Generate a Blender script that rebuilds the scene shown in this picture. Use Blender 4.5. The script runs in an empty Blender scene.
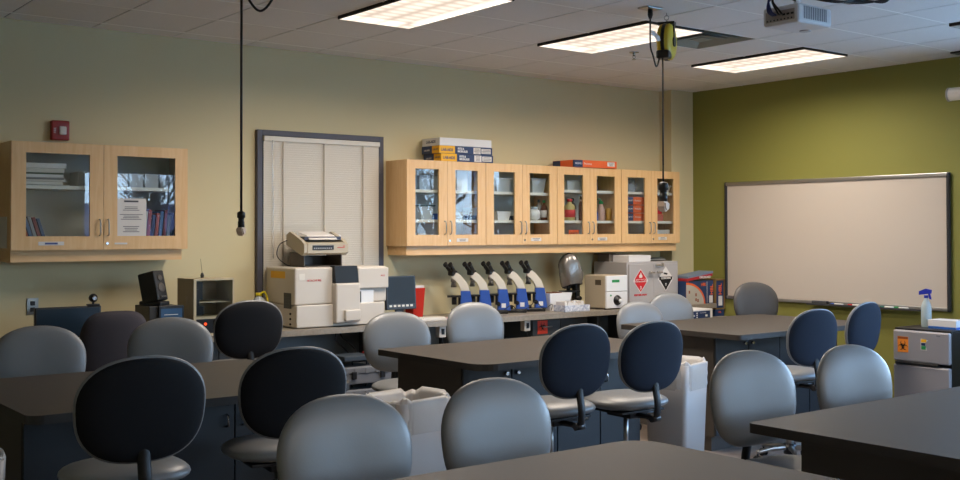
import bpy, bmesh, math, random
from mathutils import Vector, Matrix, Euler
random.seed(7)
R = math.radians
sc = bpy.context.scene
C = sc.collection
# ------------------------------------------------------------------ camera
EYE = 1.66
cam = bpy.data.cameras.new('camera'); cam_o = bpy.data.objects.new('camera', cam); C.objects.link(cam_o)
_y, _p, _r = R(37.683), R(.8776), R(-.1217)
fw = Vector((math.sin(_y)*math.cos(_p), math.cos(_y)*math.cos(_p), math.sin(_p)))
rt = Vector((math.cos(_y), -math.sin(_y), 0)); up = rt.cross(fw)
r2 = rt*math.cos(_r)+up*math.sin(_r); u2 = -rt*math.sin(_r)+up*math.cos(_r)
M = Matrix((r2, u2, -fw)).transposed().to_4x4(); M.translation = Vector((0, 0, EYE))
cam_o.matrix_world = M
cam.sensor_width = 36; cam.lens = 1083.8/960*36
cam.shift_y = (215.28-240)/960
cam.clip_start = .05; cam.clip_end = 200
sc.camera = cam_o
# ------------------------------------------------------------------ world: pale overcast-blue sky over a dull ground
LAMP = 54.0
SKY = 15.0
w = bpy.data.worlds.new('sky'); sc.world = w; w.use_nodes = True
nt = w.node_tree; nt.nodes.clear()
tc = nt.nodes.new('ShaderNodeTexCoord'); sx = nt.nodes.new('ShaderNodeSeparateXYZ'); rp = nt.nodes.new('ShaderNodeValToRGB')
mr = nt.nodes.new('ShaderNodeMapRange'); mr.inputs[1].default_value = -1; mr.inputs[2].default_value = 1
bg = nt.nodes.new('ShaderNodeBackground'); wo = nt.nodes.new('ShaderNodeOutputWorld')
nt.links.new(tc.outputs['Generated'], sx.inputs[0]); nt.links.new(sx.outputs['Z'], mr.inputs[0])
nt.links.new(mr.outputs[0], rp.inputs[0]); nt.links.new(rp.outputs[0], bg.inputs[0]); nt.links.new(bg.outputs[0], wo.inputs[0])
e = rp.color_ramp.elements
e[0].position = .49; e[0].color = (.05, .055, .05, 1)
e[1].position = .51; e[1].color = (.55, .76, 1, 1)
x = e.new(.75); x.color = (.25, .50, 1, 1)
bg.inputs[1].default_value = SKY

def portal(name, loc, rot, sx_, sy_):
    l = bpy.data.lights.new(name, 'AREA'); l.shape = 'RECTANGLE'; l.size = sx_; l.size_y = sy_
    l.cycles.is_portal = True
    o = bpy.data.objects.new(name, l); C.objects.link(o); o.location = loc; o.rotation_euler = rot
sc.view_settings.view_transform = 'Standard'; sc.view_settings.look = 'None'
sc.view_settings.exposure = 0.35; sc.view_settings.gamma = 1; sc.view_settings.use_curve_mapping = False
try:
    sc.cycles.use_denoising = True
    sc.cycles.max_bounces = 8; sc.cycles.diffuse_bounces = 4; sc.cycles.transparent_max_bounces = 16
    sc.cycles.sample_clamp_indirect = 6
except Exception: pass

# ------------------------------------------------------------------ materials
MATS = {}
def srgb(h):
    h = h.lstrip('#'); c = [int(h[i:i+2], 16)/255 for i in (0, 2, 4)]
    return tuple((v/12.92 if v <= .04045 else ((v+.055)/1.055)**2.4) for v in c)+(1,)
def mat(name, col, rough=.5, metal=0, spec=.5, bump=0, bscale=200, vary=0, vscale=6, coat=0, emit=0, alpha=None):
    if name in MATS: return MATS[name]
    m = bpy.data.materials.new(name); m.use_nodes = True; n = m.node_tree; b = n.nodes['Principled BSDF']
    c = srgb(col) if isinstance(col, str) else col
    b.inputs['Base Color'].default_value = c; b.inputs['Roughness'].default_value = rough
    b.inputs['Metallic'].default_value = metal; b.inputs['Specular IOR Level'].default_value = spec
    b.inputs['Coat Weight'].default_value = coat
    t = n.nodes.new('ShaderNodeTexCoord')
    if vary:
        no = n.nodes.new('ShaderNodeTexNoise'); no.inputs['Scale'].default_value = vscale; no.inputs['Detail'].default_value = 4
        mx = n.nodes.new('ShaderNodeMix'); mx.data_type = 'RGBA'
        n.links.new(t.outputs['Object'], no.inputs['Vector']); n.links.new(no.outputs['Fac'], mx.inputs['Factor'])
        mx.inputs[6].default_value = tuple(v*(1-vary) for v in c[:3])+(1,)
        mx.inputs[7].default_value = tuple(min(1, v*(1+vary)) for v in c[:3])+(1,)
        n.links.new(mx.outputs[2], b.inputs['Base Color'])
    if bump:
        no = n.nodes.new('ShaderNodeTexNoise'); no.inputs['Scale'].default_value = bscale
        bu = n.nodes.new('ShaderNodeBump'); bu.inputs['Strength'].default_value = bump; bu.inputs['Distance'].default_value = .002
        n.links.new(t.outputs['Object'], no.inputs['Vector']); n.links.new(no.outputs['Fac'], bu.inputs['Height'])
        n.links.new(bu.outputs[0], b.inputs['Normal'])
    if emit:
        b.inputs['Emission Color'].default_value = c; b.inputs['Emission Strength'].default_value = emit
    if alpha is not None:
        b.inputs['Alpha'].default_value = alpha
    MATS[name] = m; return m
def wood(name, c1, c2, axis='Z'):
    m = bpy.data.materials.new(name); m.use_nodes = True; n = m.node_tree; b = n.nodes['Principled BSDF']
    t = n.nodes.new('ShaderNodeTexCoord'); mp = n.nodes.new('ShaderNodeMapping')
    s = (14, 14, 1.2) if axis == 'Z' else (1.2, 14, 14)
    mp.inputs['Scale'].default_value = s
    no = n.nodes.new('ShaderNodeTexNoise'); no.inputs['Scale'].default_value = 3; no.inputs['Detail'].default_value = 6; no.inputs['Distortion'].default_value = .6
    r_ = n.nodes.new('ShaderNodeValToRGB'); r_.color_ramp.elements[0].position = .3; r_.color_ramp.elements[1].position = .7
    r_.color_ramp.elements[0].color = srgb(c1); r_.color_ramp.elements[1].color = srgb(c2)
    n.links.new(t.outputs['Object'], mp.inputs[0]); n.links.new(mp.outputs[0], no.inputs['Vector'])
    n.links.new(no.outputs['Fac'], r_.inputs[0]); n.links.new(r_.outputs[0], b.inputs['Base Color'])
    b.inputs['Roughness'].default_value = .42
    return m
def glass(name, tint=(.95, .97, .97, 1), extra=0.0):
    m = bpy.data.materials.new(name); m.use_nodes = True; n = m.node_tree; n.nodes.clear()
    o = n.nodes.new('ShaderNodeOutputMaterial'); mix = n.nodes.new('ShaderNodeMixShader')
    tr = n.nodes.new('ShaderNodeBsdfTransparent'); gl = n.nodes.new('ShaderNodeBsdfGlossy'); fr = n.nodes.new('ShaderNodeFresnel')
    tr.inputs[0].default_value = tint; gl.inputs['Roughness'].default_value = .0; fr.inputs[0].default_value = 1.5
    ad = n.nodes.new('ShaderNodeMath'); ad.operation = 'MULTIPLY_ADD'; ad.inputs[1].default_value = 1.3; ad.inputs[2].default_value = extra
    # thin pane: only the face the ray meets first mirrors
    ge = n.nodes.new('ShaderNodeNewGeometry'); ib = n.nodes.new('ShaderNodeMath'); ib.operation = 'SUBTRACT'; ib.inputs[0].default_value = 1
    m2 = n.nodes.new('ShaderNodeMath'); m2.operation = 'MULTIPLY'
    n.links.new(ge.outputs['Backfacing'], ib.inputs[1]); n.links.new(ib.outputs[0], m2.inputs[0]); n.links.new(ad.outputs[0], m2.inputs[1])
    n.links.new(fr.outputs[0], ad.inputs[0])
    n.links.new(m2.outputs[0], mix.inputs[0]); n.links.new(tr.outputs[0], mix.inputs[1]); n.links.new(gl.outputs[0], mix.inputs[2])
    n.links.new(mix.outputs[0], o.inputs[0]); return m
def cells(name, c1, c2, scale, rough=.5):
    m = bpy.data.materials.new(name); m.use_nodes = True; n = m.node_tree; b = n.nodes['Principled BSDF']
    t = n.nodes.new('ShaderNodeTexCoord'); v = n.nodes.new('ShaderNodeTexVoronoi'); v.inputs['Scale'].default_value = scale
    r_ = n.nodes.new('ShaderNodeValToRGB'); r_.color_ramp.elements[0].color = srgb(c1); r_.color_ramp.elements[1].color = srgb(c2)
    n.links.new(t.outputs['Object'], v.inputs['Vector']); n.links.new(v.outputs['Color'], r_.inputs[0]); n.links.new(r_.outputs[0], b.inputs['Base Color'])
    b.inputs['Roughness'].default_value = rough; return m

W_TAN = mat('tan_wall_paint', '#cdc19a', .75, bump=.15, bscale=260)
W_GREEN = mat('olive_green_wall_paint', '#82813d', .7, bump=.15, bscale=260)
FLOOR = mat('floor_tile', '#8a7d72', .6, vary=.12, vscale=9)
TILE = mat('ceiling_tile', '#dfdbd6', .9, bump=.8, bscale=120, vary=.06, vscale=90)
TBAR = mat('ceiling_grid_metal', '#e9e6e0', .5)
VOID = mat('ceiling_gap', '#120d0a', .9)
MAPLE = wood('maple_veneer', '#d9ae78', '#e3bd8a', 'Z')
MAPLE_H = wood('maple_veneer_horizontal', '#d9ae78', '#e3bd8a', 'X')
CAB_IN = mat('cabinet_interior', '#c9c9c2', .6)
SHELF = mat('shelf_white', '#e9e6dc', .5)
GLASS = glass('cabinet_glass', (.90, .93, .94, 1), .0)
WGLASS = glass('window_glass')
STEEL = mat('brushed_steel', '#a8a8a6', .3, metal=1)
CHROME = mat('chrome', '#c8c8c8', .15, metal=1)
TTOP = mat('table_laminate', '#3f3a36', .5, spec=.35, vary=.06, vscale=60, bump=.1, bscale=300)
TEDGE = mat('table_edge', '#393532', .5)
TBASE = mat('table_base_laminate', '#47423d', .5)
TFRONT = mat('table_door_laminate', '#262c31', .45)
CTOP = mat('counter_laminate', '#8d8579', .4, vary=.3, vscale=40)
CBASE = mat('counter_cabinet', '#40464a', .5)
VINYL = mat('grey_vinyl', '#747678', .40, bump=.12, bscale=180, spec=.7)
VINYLD = mat('dark_grey_vinyl', '#4a494a', .45, bump=.1, bscale=180)
BLACKF = mat('black_backing', '#17181c', .8, bump=.3, bscale=500, spec=.2)
NAVYF = mat('navy_backing', '#222a38', .85, bump=.3, bscale=500, spec=.2)
CHARF = mat('charcoal_fabric', '#4c474a', .95, bump=.6, bscale=600, spec=.1)
BLACK = mat('black_plastic', '#141416', .4)
BLACKM = mat('black_metal', '#1a1a1b', .45, metal=.3)
RUBBER = mat('rubber', '#101010', .7)
BEIGE = mat('beige_plastic', '#c9c1b6', .45)
BEIGE2 = mat('warm_beige_plastic', '#b5ab97', .5)
TAUPE = mat('taupe_enamel', '#b5a88c', .5)
WHITE = mat('white_plastic', '#e2e2e2', .4)
WCARD = mat('white_card', '#d9d9da', .6)
PAPER = mat('paper', '#d8d4d0', .8)
INK = mat('ink', '#55555c', .8)
REDP = mat('red_enamel', '#8c1f1f', .4)
REDS = mat('red_print', '#c81e28', .5)
BLK = mat('black_print', '#0d0d0d', .5)
NAVY = mat('navy_print', '#20365f', .5)
YEL = mat('yellow_print', '#e7ad17', .5)
ORG = mat('orange_print', '#e0602a', .5)
GREENP = mat('green_print', '#1d8a4a', .5)
BLUE = mat('blue_enamel', '#3257a8', .4)
CREAM = mat('cream_enamel', '#d8d2c6', .4)
YELP = mat('yellow_plastic', '#d2b62a', .4)
FRAMEM = mat('window_frame_paint', '#4a4a55', .5)
SLAT = mat('blind_slat', '#ece5d8', .55)
GREYC = mat('grey_enamel', '#a8a5a5', .45)
SCREEN = mat('screen_glass', '#20262c', .4, spec=.25)
WB = mat('whiteboard_surface', '#c4bbb1', .28, vary=.02, vscale=2)
ALU = mat('aluminium', '#a5a5a5', .35, metal=.9)
BINP = mat('bin_plastic', '#b3aeab', .5)
LINER = mat('bin_liner', '#d6d3cf', .35, alpha=.6, bump=.8, bscale=30)
CLEAR = mat('clear_plastic', '#c8d0d4', .2, alpha=.35)
FRONT_S = mat('fridge_silver', '#a3a1a6', .4, metal=.35)
COVER = mat('silver_dust_cover', '#8a8784', .25, metal=.5, bump=1, bscale=25)
AMBER = mat('amber_bottle', '#5a2d14', .2)

# ------------------------------------------------------------------ geometry helpers
def bx(bm, x0, x1, y0, y1, z0, z1, bev=0, mi=0, rot=None, seg=2):
    r = bmesh.ops.create_cube(bm, size=1)
    vs = r['verts']
    c = Vector(((x0+x1)/2, (y0+y1)/2, (z0+z1)/2))
    for v in vs:
        v.co = Vector((v.co.x*(x1-x0), v.co.y*(y1-y0), v.co.z*(z1-z0)))
        if rot: v.co = rot @ v.co
        v.co += c
    fs = set(f for v in vs for f in v.link_faces)
    for f in fs: f.material_index = mi
    if bev:
        es = list(set(e for v in vs for e in v.link_edges))
        g = bmesh.ops.bevel(bm, geom=es, offset=bev, segments=seg, profile=.5, affect='EDGES')
        for f in g['faces']: f.material_index = mi
def cyl(bm, a, b, r0, r1=None, n=16, mi=0, caps=True):
    a, b = Vector(a), Vector(b); r1 = r0 if r1 is None else r1
    d = (b-a); L = d.length
    r = bmesh.ops.create_cone(bm, cap_ends=caps, segments=n, radius1=r0, radius2=r1, depth=L)
    q = d.to_track_quat('Z', 'Y').to_matrix()
    for v in r['verts']: v.co = q @ v.co + (a+b)/2
    for f in set(f for v in r['verts'] for f in v.link_faces): f.material_index = mi; f.smooth = len(f.verts) == 4
def tube(bm, pts, r, n=8, mi=0):
    pts = [Vector(p) for p in pts]; rings = []
    for i, p in enumerate(pts):
        d = (pts[min(i+1, len(pts)-1)]-pts[max(i-1, 0)]).normalized()
        q = d.to_track_quat('Z', 'Y').to_matrix()
        rr = r[i] if isinstance(r, (list, tuple)) else r
        rings.append([bm.verts.new(p+q @ Vector((math.cos(t*2*math.pi/n)*rr, math.sin(t*2*math.pi/n)*rr, 0))) for t in range(n)])
    for i in range(len(rings)-1):
        A, B = rings[i], rings[i+1]
        k = min(range(n), key=lambda s: (A[0].co-B[s].co).length)
        for j in range(n):
            f = bm.faces.new((A[j], A[(j+1) % n], B[(j+1+k) % n], B[(j+k) % n])); f.smooth = True; f.material_index = mi
    for rg in (rings[0][::-1], rings[-1]):
        f = bm.faces.new(rg); f.material_index = mi
def curve_pts(pts, n=8):
    P = [Vector(p) for p in pts]; P = [P[0]]+P+[P[-1]]; out = []
    for i in range(1, len(P)-2):
        for k in range(n):
            t = k/n; a, b, c, d = P[i-1], P[i], P[i+1], P[i+2]
            out.append(.5*((2*b)+(-a+c)*t+(2*a-5*b+4*c-d)*t*t+(-a+3*b-3*c+d)*t**3))
    out.append(P[-2]); return out
def lathe(bm, prof, n=20, c=(0, 0, 0), mi=0, axis='Z'):
    c = Vector(c); rings = []
    for r, z in prof:
        ring = []
        for t in range(n):
            a = t*2*math.pi/n; p = Vector((math.cos(a)*r, math.sin(a)*r, z))
            if axis == 'Y': p = Vector((p.x, -p.z, p.y))
            if axis == 'X': p = Vector((-p.z, p.y, p.x))
            ring.append(bm.verts.new(c+p))
        rings.append(ring)
    for i in range(len(rings)-1):
        for j in range(n):
            f = bm.faces.new((rings[i][j], rings[i][(j+1) % n], rings[i+1][(j+1) % n], rings[i+1][j])); f.smooth = True; f.material_index = mi
    for rg in (rings[0][::-1], rings[-1]):
        f = bm.faces.new(rg); f.material_index = mi
def prism(bm, outline, d0, d1, plane='XY', mi=0, bev=0):
    """outline in 2D, extruded from d0 to d1 along the third axis"""
    def P(a, b, d):
        return Vector((a, b, d)) if plane == 'XY' else (Vector((a, d, b)) if plane == 'XZ' else Vector((d, a, b)))
    A = [bm.verts.new(P(a, b, d0)) for a, b in outline]; B = [bm.verts.new(P(a, b, d1)) for a, b in outline]
    n = len(outline); fs = [bm.faces.new(A[::-1]), bm.faces.new(B)]
    for i in range(n): fs.append(bm.faces.new((A[i], A[(i+1) % n], B[(i+1) % n], B[i])))
    for f in fs: f.material_index = mi
    if bev:
        g = bmesh.ops.bevel(bm, geom=list(fs[0].edges)+list(fs[1].edges), offset=bev, segments=2, affect='EDGES')
        for f in g['faces']: f.material_index = mi
def rrect(x0, x1, y0, y1, r, n=6):
    r = r if isinstance(r, (list, tuple)) else [r]*4      # corners: x0y0, x1y0, x1y1, x0y1
    out = []
    for (cx, cy, a0, rr) in ((x0+r[0], y0+r[0], 180, r[0]), (x1-r[1], y0+r[1], 270, r[1]), (x1-r[2], y1-r[2], 0, r[2]), (x0+r[3], y1-r[3], 90, r[3])):
        for k in range(n+1):
            a = R(a0+90*k/n); out.append((cx+math.cos(a)*rr, cy+math.sin(a)*rr))
    return out
def pad(bm, W, H, T0, T1, n=2.6, curve=0, taper=0, rings=9, seg=48, mi=0, rimpow=3.2, top_n=None):
    """a rounded cushion in the XZ plane; +Y is its front (bulge T1), -Y its rear (bulge T0); centred at 0"""
    def pt(s, a, side):
        ca, sa = math.cos(a), math.sin(a)
        nn = (top_n if (top_n and sa > 0) else n)
        x = math.copysign(abs(ca)**(2/nn), ca)*W/2*s; z = math.copysign(abs(sa)**(2/nn), sa)*H/2*s
        x *= 1+taper*z/H
        th = (max(0, 1-s**rimpow))**.5
        y = (T1 if side > 0 else -T0)*th
        y += curve*(x/(W/2))**2
        return Vector((x, y, z))
    tot = [(math.sin(i/rings*math.pi/2), 1) for i in range(rings+1)]
    prev = None; cen = bm.verts.new(pt(0, 0, 1)); ringsv = []
    for s, _ in tot[1:]: ringsv.append([bm.verts.new(pt(s, t*2*math.pi/seg, 1)) for t in range(seg)])
    for s, _ in tot[1:-1][::-1]: ringsv.append([bm.verts.new(pt(s, t*2*math.pi/seg, -1)) for t in range(seg)])
    c2 = bm.verts.new(pt(0, 0, -1)); fs = []
    for t in range(seg): fs.append(bm.faces.new((cen, ringsv[0][(t+1) % seg], ringsv[0][t])))
    for i in range(len(ringsv)-1):
        for t in range(seg): fs.append(bm.faces.new((ringsv[i][t], ringsv[i][(t+1) % seg], ringsv[i+1][(t+1) % seg], ringsv[i+1][t])))
    for t in range(seg): fs.append(bm.faces.new((c2, ringsv[-1][t], ringsv[-1][(t+1) % seg])))
    for f in fs: f.smooth = True; f.material_index = mi
    bmesh.ops.recalc_face_normals(bm, faces=fs)
def NB(): return bmesh.new()
def xf(bm, m):
    for v in bm.verts: v.co = m @ v.co
    return bm
def obj(name, bm, m, parent=None, off=None, recalc=True):
    if off is not None:
        for v in bm.verts: v.co -= off
    if recalc: bmesh.ops.recalc_face_normals(bm, faces=bm.faces[:])
    me = bpy.data.meshes.new(name); bm.to_mesh(me); bm.free()
    for k in (m if isinstance(m, (list, tuple)) else [m]): me.materials.append(k)
    o = bpy.data.objects.new(name, me); C.objects.link(o)
    if parent is not None: o.parent = parent
    return o
def tag(o, label, cat, group=None):
    o['label'] = label; o['category'] = cat
    if group: o['group'] = group
    return o
def struct(name, bm, m):
    o = obj(name, bm, m); o['kind'] = 'structure'; return o
class Thing:
    def __init__(s, name, label, cat, loc, rz=0, group=None):
        s.o = bpy.data.objects.new(name, None); C.objects.link(s.o); s.o.empty_display_size = .1
        s.o.location = loc; s.o.rotation_euler = (0, 0, rz); tag(s.o, label, cat, group); s.L = Vector(loc)
    def w(s, name, bm, m, parent=None, label=None):      # geometry given in world coordinates (rz == 0)
        o = obj(name, bm, m, parent or s.o, s.L)
        if label: o['label'] = label
        return o
    def p(s, name, bm, m, parent=None, label=None):      # geometry given in local coordinates
        o = obj(name, bm, m, parent or s.o)
        if label: o['label'] = label
        return o
def dup(root, loc, rz=0, label=None, name=None):
    r = root.copy(); C.objects.link(r); r.location = loc; r.rotation_euler = (0, 0, rz)
    if label: r['label'] = label
    for ch in list(root.children):
        c = ch.copy(); C.objects.link(c); c.parent = r
        for g in list(ch.children):
            d = g.copy(); C.objects.link(d); d.parent = c
    return r
def text(s, size, loc, m, parent=None, off=Vector((0, 0, 0)), face='-Y', align='CENTER', name='lettering', rz=0, sx=1, bold=.0, spin=0):
    cu = bpy.data.curves.new(name, 'FONT'); cu.body = s; cu.size = size; cu.align_x = align; cu.align_y = 'CENTER'
    cu.extrude = .0006; cu.offset = bold
    cu.materials.append(m); o = bpy.data.objects.new(name, cu); C.objects.link(o)
    o.location = Vector(loc)-off
    base = Euler((R(90), 0, 0 if face == '-Y' else R(-90))).to_matrix()
    if face == '-X' : base = Euler((R(90), 0, R(-90))).to_matrix()
    m3 = Euler((0, 0, rz)).to_matrix() @ base @ Matrix.Rotation(spin, 3, 'Z')
    o.rotation_euler = m3.to_euler(); o.scale = (sx, 1, 1)
    bpy.context.view_layer.update()
    me = bpy.data.meshes.new_from_object(o.evaluated_get(bpy.context.evaluated_depsgraph_get()))
    q = bpy.data.objects.new(name, me); q.matrix_world = o.matrix_world.copy(); C.objects.link(q)
    q.location = o.location; q.rotation_euler = o.rotation_euler; q.scale = o.scale
    bpy.data.objects.remove(o)
    if parent: q.parent = parent
    return q
def lines(bm, x0, x1, z0, z1, y, n, mi=0, h=.35):
    for i in range(n):
        z = z1-(z1-z0)*(i+.5)/n; q = random.uniform(.55, 1); c = (x0+x1)/2; hw = (x1-x0)/2*q; hh = (z1-z0)/n*h/2
        bx(bm, c-hw, c+hw, y-.0006, y, z-hh, z+hh, mi=mi)

# ------------------------------------------------------------------ the room
XL, XR, YF, YB, ZC = -2.6, 8.95, -3.0, 8.0, 3.16
b = NB(); bx(b, XL-.2, XR+.2, YF-.2, YB+.2, -.2, 0); struct('floor', b, FLOOR)
b = NB(); bx(b, XL-.2, XR+.2, YB, YB+.2, 0, ZC+.3); struct('wall_back', b, W_TAN)
b = NB(); bx(b, XL-.2, XL, YF, YB, 0, ZC+.3); struct('wall_left', b, W_TAN)
b = NB(); bx(b, 8.61, XR, 7.83, YB, 0, ZC); struct('column', b, W_TAN)
WR = [(2.95, 4.2), (1.45, 2.7), (-.05, 1.2), (-1.55, -.3)]        # windows of the right wall (Y)
WF = [(5.8, 7.6)]                        # windows of the wall behind (X)
Z0, Z1 = .95, 2.72
b = NB(); ys = sorted([v for a in WR for v in a])
bx(b, XR, XR+.2, YF, YB, 0, Z0); bx(b, XR, XR+.2, YF, YB, Z1, ZC+.3)
for a, c in [(YF, -1.55), (-.3, -.05), (1.2, 1.45), (2.7, 2.95), (4.2, YB)]: bx(b, XR, XR+.2, a, c, Z0, Z1)
struct('wall_right', b, W_GREEN)
b = NB(); bx(b, XL, XR+.2, YF-.2, YF, 0, Z0); bx(b, XL, XR+.2, YF-.2, YF, Z1, ZC+.3)
for a, c in [(XL, 5.8), (7.6, XR+.2)]: bx(b, a, c, YF-.2, YF, Z0, Z1)
struct('wall_front', b, W_TAN)
def window(i, a, c, side):
    f = NB(); g = NB()
    def B(bmm, u0, u1, z0, z1, d0, d1):
        if side == 'R': bx(bmm, XR+d0, XR+d1, u0, u1, z0, z1)
        else: bx(bmm, u0, u1, YF-d1, YF-d0, z0, z1)
    t = .05
    B(f, a, c, Z0, Z0+t, .03, .12); B(f, a, c, Z1-t, Z1, .03, .12)
    B(f, a, a+t, Z0+t, Z1-t, .03, .12); B(f, c-t, c, Z0+t, Z1-t, .03, .12)
    B(f, (a+c)/2-t/2, (a+c)/2+t/2, Z0+t, Z1-t, .03, .12)
    o = obj('window_%d' % i, f, WHITE); o['kind'] = 'structure'
    B(g, a+t, (a+c)/2-t/2, Z0+t, Z1-t, .07, .074); B(g, (a+c)/2+t/2, c-t, Z0+t, Z1-t, .07, .074)
    q = obj('pane', g, WGLASS, o)
    if side == 'R': portal('daylight_portal', (XR+.16, (a+c)/2, (Z0+Z1)/2), (0, R(90), 0), Z1-Z0, c-a)
    else: portal('daylight_portal', ((a+c)/2, YF-.16, (Z0+Z1)/2), (R(90), 0, 0), c-a, Z1-Z0)
for i, (a, c) in enumerate(WR): window(i+2, a, c, 'R')
for i, (a, c) in enumerate(WF): window(i+6, a, c, 'F')
# ceiling: 2x2 lay-in tiles, shadow gaps along Y, bright tees along X
T = .6096; GX = 1.98; GY = 5.34
FIX = [(3, 0), (6, 0), (9, 0)]+[(i, -j) for j in (1,) for i in (3, 6, 9)]+[(0, -3), (3, -3), (6, -3)]
def fix_rect(i, j):
    y0 = GY+j*4*T
    return GX+i*T, GX+(i+1)*T, y0, y0+2*T
holes = [fix_rect(i, j) for i, j in FIX]+[(GX+7*T, GX+8*T, GY, GY+T)]
b = NB()
i = -8
while GX+i*T < XR:
    x0, x1 = max(XL-.1, GX+i*T+.006), min(XR+.1, GX+(i+1)*T-.006)
    if x1 > x0:
        cuts = sorted([(h[2], h[3]) for h in holes if abs(h[0]-(GX+i*T)) < .01])
        y = YF-.1
        for c0, c1 in cuts+[(YB+.1, None)]:
            if c0 > y: bx(b, x0, x1, y, c0, ZC, ZC+.015)
            y = c1 if c1 else y
    i += 1
struct('ceiling', b, TILE)
b = NB(); bx(b, XL-.2, XR+.2, YF-.2, YB+.2, ZC+.2, ZC+.25); struct('ceiling_deck', b, VOID)
b = NB()
i = -8
while GX+i*T < XR:
    bx(b, GX+i*T-.0065, GX+i*T+.0065, YF, YB, ZC+.006, ZC+.02); i += 1
struct('trim_1', b, VOID)
b = NB()
j = -14
while GY+j*T < YB:
    y = GY+j*T
    if y > YF:
        segs = [(XL, XR)]
        for h in holes:
            if h[2]+.01 < y < h[3]-.01:
                segs = [s for (a, c) in segs for s in ((a, min(c, h[0])), (max(a, h[1]), c)) if s[1]-s[0] > .01]
        for a, c in segs: bx(b, a, c, y-.007, y+.007, ZC-.002, ZC+.004)
    j += 1
struct('trim_2', b, TBAR)
# skirting
b = NB(); bx(b, XL, 8.61, YB-.012, YB, 0, .1); struct('baseboard_back', b, BLACK)
b = NB(); bx(b, XR-.012, XR, YF, 7.83, 0, .1); struct('baseboard_right', b, BLACK)

# light fixtures
def lens_mat():
    m = bpy.data.materials.new('prismatic_lens'); m.use_nodes = True; n = m.node_tree; n.nodes.clear()
    o = n.nodes.new('ShaderNodeOutputMaterial'); em = n.nodes.new('ShaderNodeEmission')
    t = n.nodes.new('ShaderNodeTexCoord'); sp = n.nodes.new('ShaderNodeSeparateXYZ'); n.links.new(t.outputs['Object'], sp.inputs[0])
    def wave(out, f):
        a = n.nodes.new('ShaderNodeMath'); a.operation = 'MULTIPLY'; a.inputs[1].default_value = f
        s = n.nodes.new('ShaderNodeMath'); s.operation = 'SINE'; q = n.nodes.new('ShaderNodeMath'); q.operation = 'ABSOLUTE'
        n.links.new(out, a.inputs[0]); n.links.new(a.outputs[0], s.inputs[0]); n.links.new(s.outputs[0], q.inputs[0]); return q.outputs[0]
    wx = wave(sp.outputs['X'], math.pi/.19); wy = wave(sp.outputs['Y'], math.pi/.1)
    ml = n.nodes.new('ShaderNodeMath'); ml.operation = 'MULTIPLY'; n.links.new(wx, ml.inputs[0]); n.links.new(wy, ml.inputs[1])
    r_ = n.nodes.new('ShaderNodeValToRGB'); r_.color_ramp.elements[0].color = (.60, .47, .37, 1); r_.color_ramp.elements[1].color = (1, .86, .72, 1)
    r_.color_ramp.elements[1].position = .7
    n.links.new(ml.outputs[0], r_.inputs[0]); n.links.new(r_.outputs[0], em.inputs[0])
    em.inputs[1].default_value = .52
    ad = n.nodes.new('ShaderNodeAddShader'); tr = n.nodes.new('ShaderNodeBsdfTransparent'); tr.inputs[0].default_value = (.9, .9, .9, 1)
    n.links.new(em.outputs[0], ad.inputs[0]); n.links.new(tr.outputs[0], ad.inputs[1])
    n.links.new(ad.outputs[0], o.inputs[0]); return m
LENS = lens_mat()
def light_fixture(x0, x1, y0, y1, label, lit=True):
    t = Thing('ceiling_light', label, 'light', ((x0+x1)/2, (y0+y1)/2, ZC), 0, 'recessed ceiling lights')
    a, c = (x1-x0)/2-.006, (y1-y0)/2-.006
    b = NB()
    for q in ((-a, a, -c, -c+.009), (-a, a, c-.009, c), (-a, -a+.009, -c+.009, c-.009), (a-.009, a, -c+.009, c-.009)):
        bx(b, q[0], q[1], q[2], q[3], -.020, .07)
    bx(b, -a, a, -c, c, .07, .08)
    t.p('housing', b, BLACK)
    b = NB(); bx(b, -a+.0095, a-.0095, -c+.0095, c-.0095, -.021, -.015); t.p('diffuser', b, LENS if lit else mat('unlit_lens', '#b9b4ac', .4))
    return t.o
def tubes_light(x0, x1, y0, y1):
    # the tubes behind the prismatic lens; the lens throws its light downwards
    l = bpy.data.lights.new('troffer_tubes', 'AREA'); l.shape = 'RECTANGLE'; l.size = x1-x0-.06; l.size_y = y1-y0-.06
    l.energy = LAMP*(.7 if y0 < 0 else (.88 if x0 > 7 else 1)); l.color = (1, .87, .74); l.spread = R(164)
    o = bpy.data.objects.new('troffer_tubes', l); C.objects.link(o); o.location = ((x0+x1)/2, (y0+y1)/2, ZC+.03)
fl = None
for k, (i, j) in enumerate(FIX):
    r_ = fix_rect(i, j)
    if k < 3 or j == -3: tubes_light(*r_)
    lab = {0: 'lit troffer light nearest the hanging black cord, at the top centre', 1: 'lit troffer light behind the yellow cord reel',
           2: 'lit troffer light nearest the green wall, past the air diffuser'}.get(k, 'unlit troffer light overhead, out of the picture')
    if j == -1 and i == 9: lab = 'unlit troffer light corner showing at the right edge of the picture'
    if k == 3: fl = light_fixture(*r_, lab, lit=False)
    elif k == 0: fl = on = light_fixture(*r_, lab)
    elif j == -3: dup(on, ((r_[0]+r_[1])/2, (r_[2]+r_[3])/2, ZC), 0, lab.replace('unlit', 'lit').replace('overhead', 'added behind us as fill'))  # rear lit row is added, out of view, to light the chair fronts
    else: dup(fl, ((r_[0]+r_[1])/2, (r_[2]+r_[3])/2, ZC), 0, lab)

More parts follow.
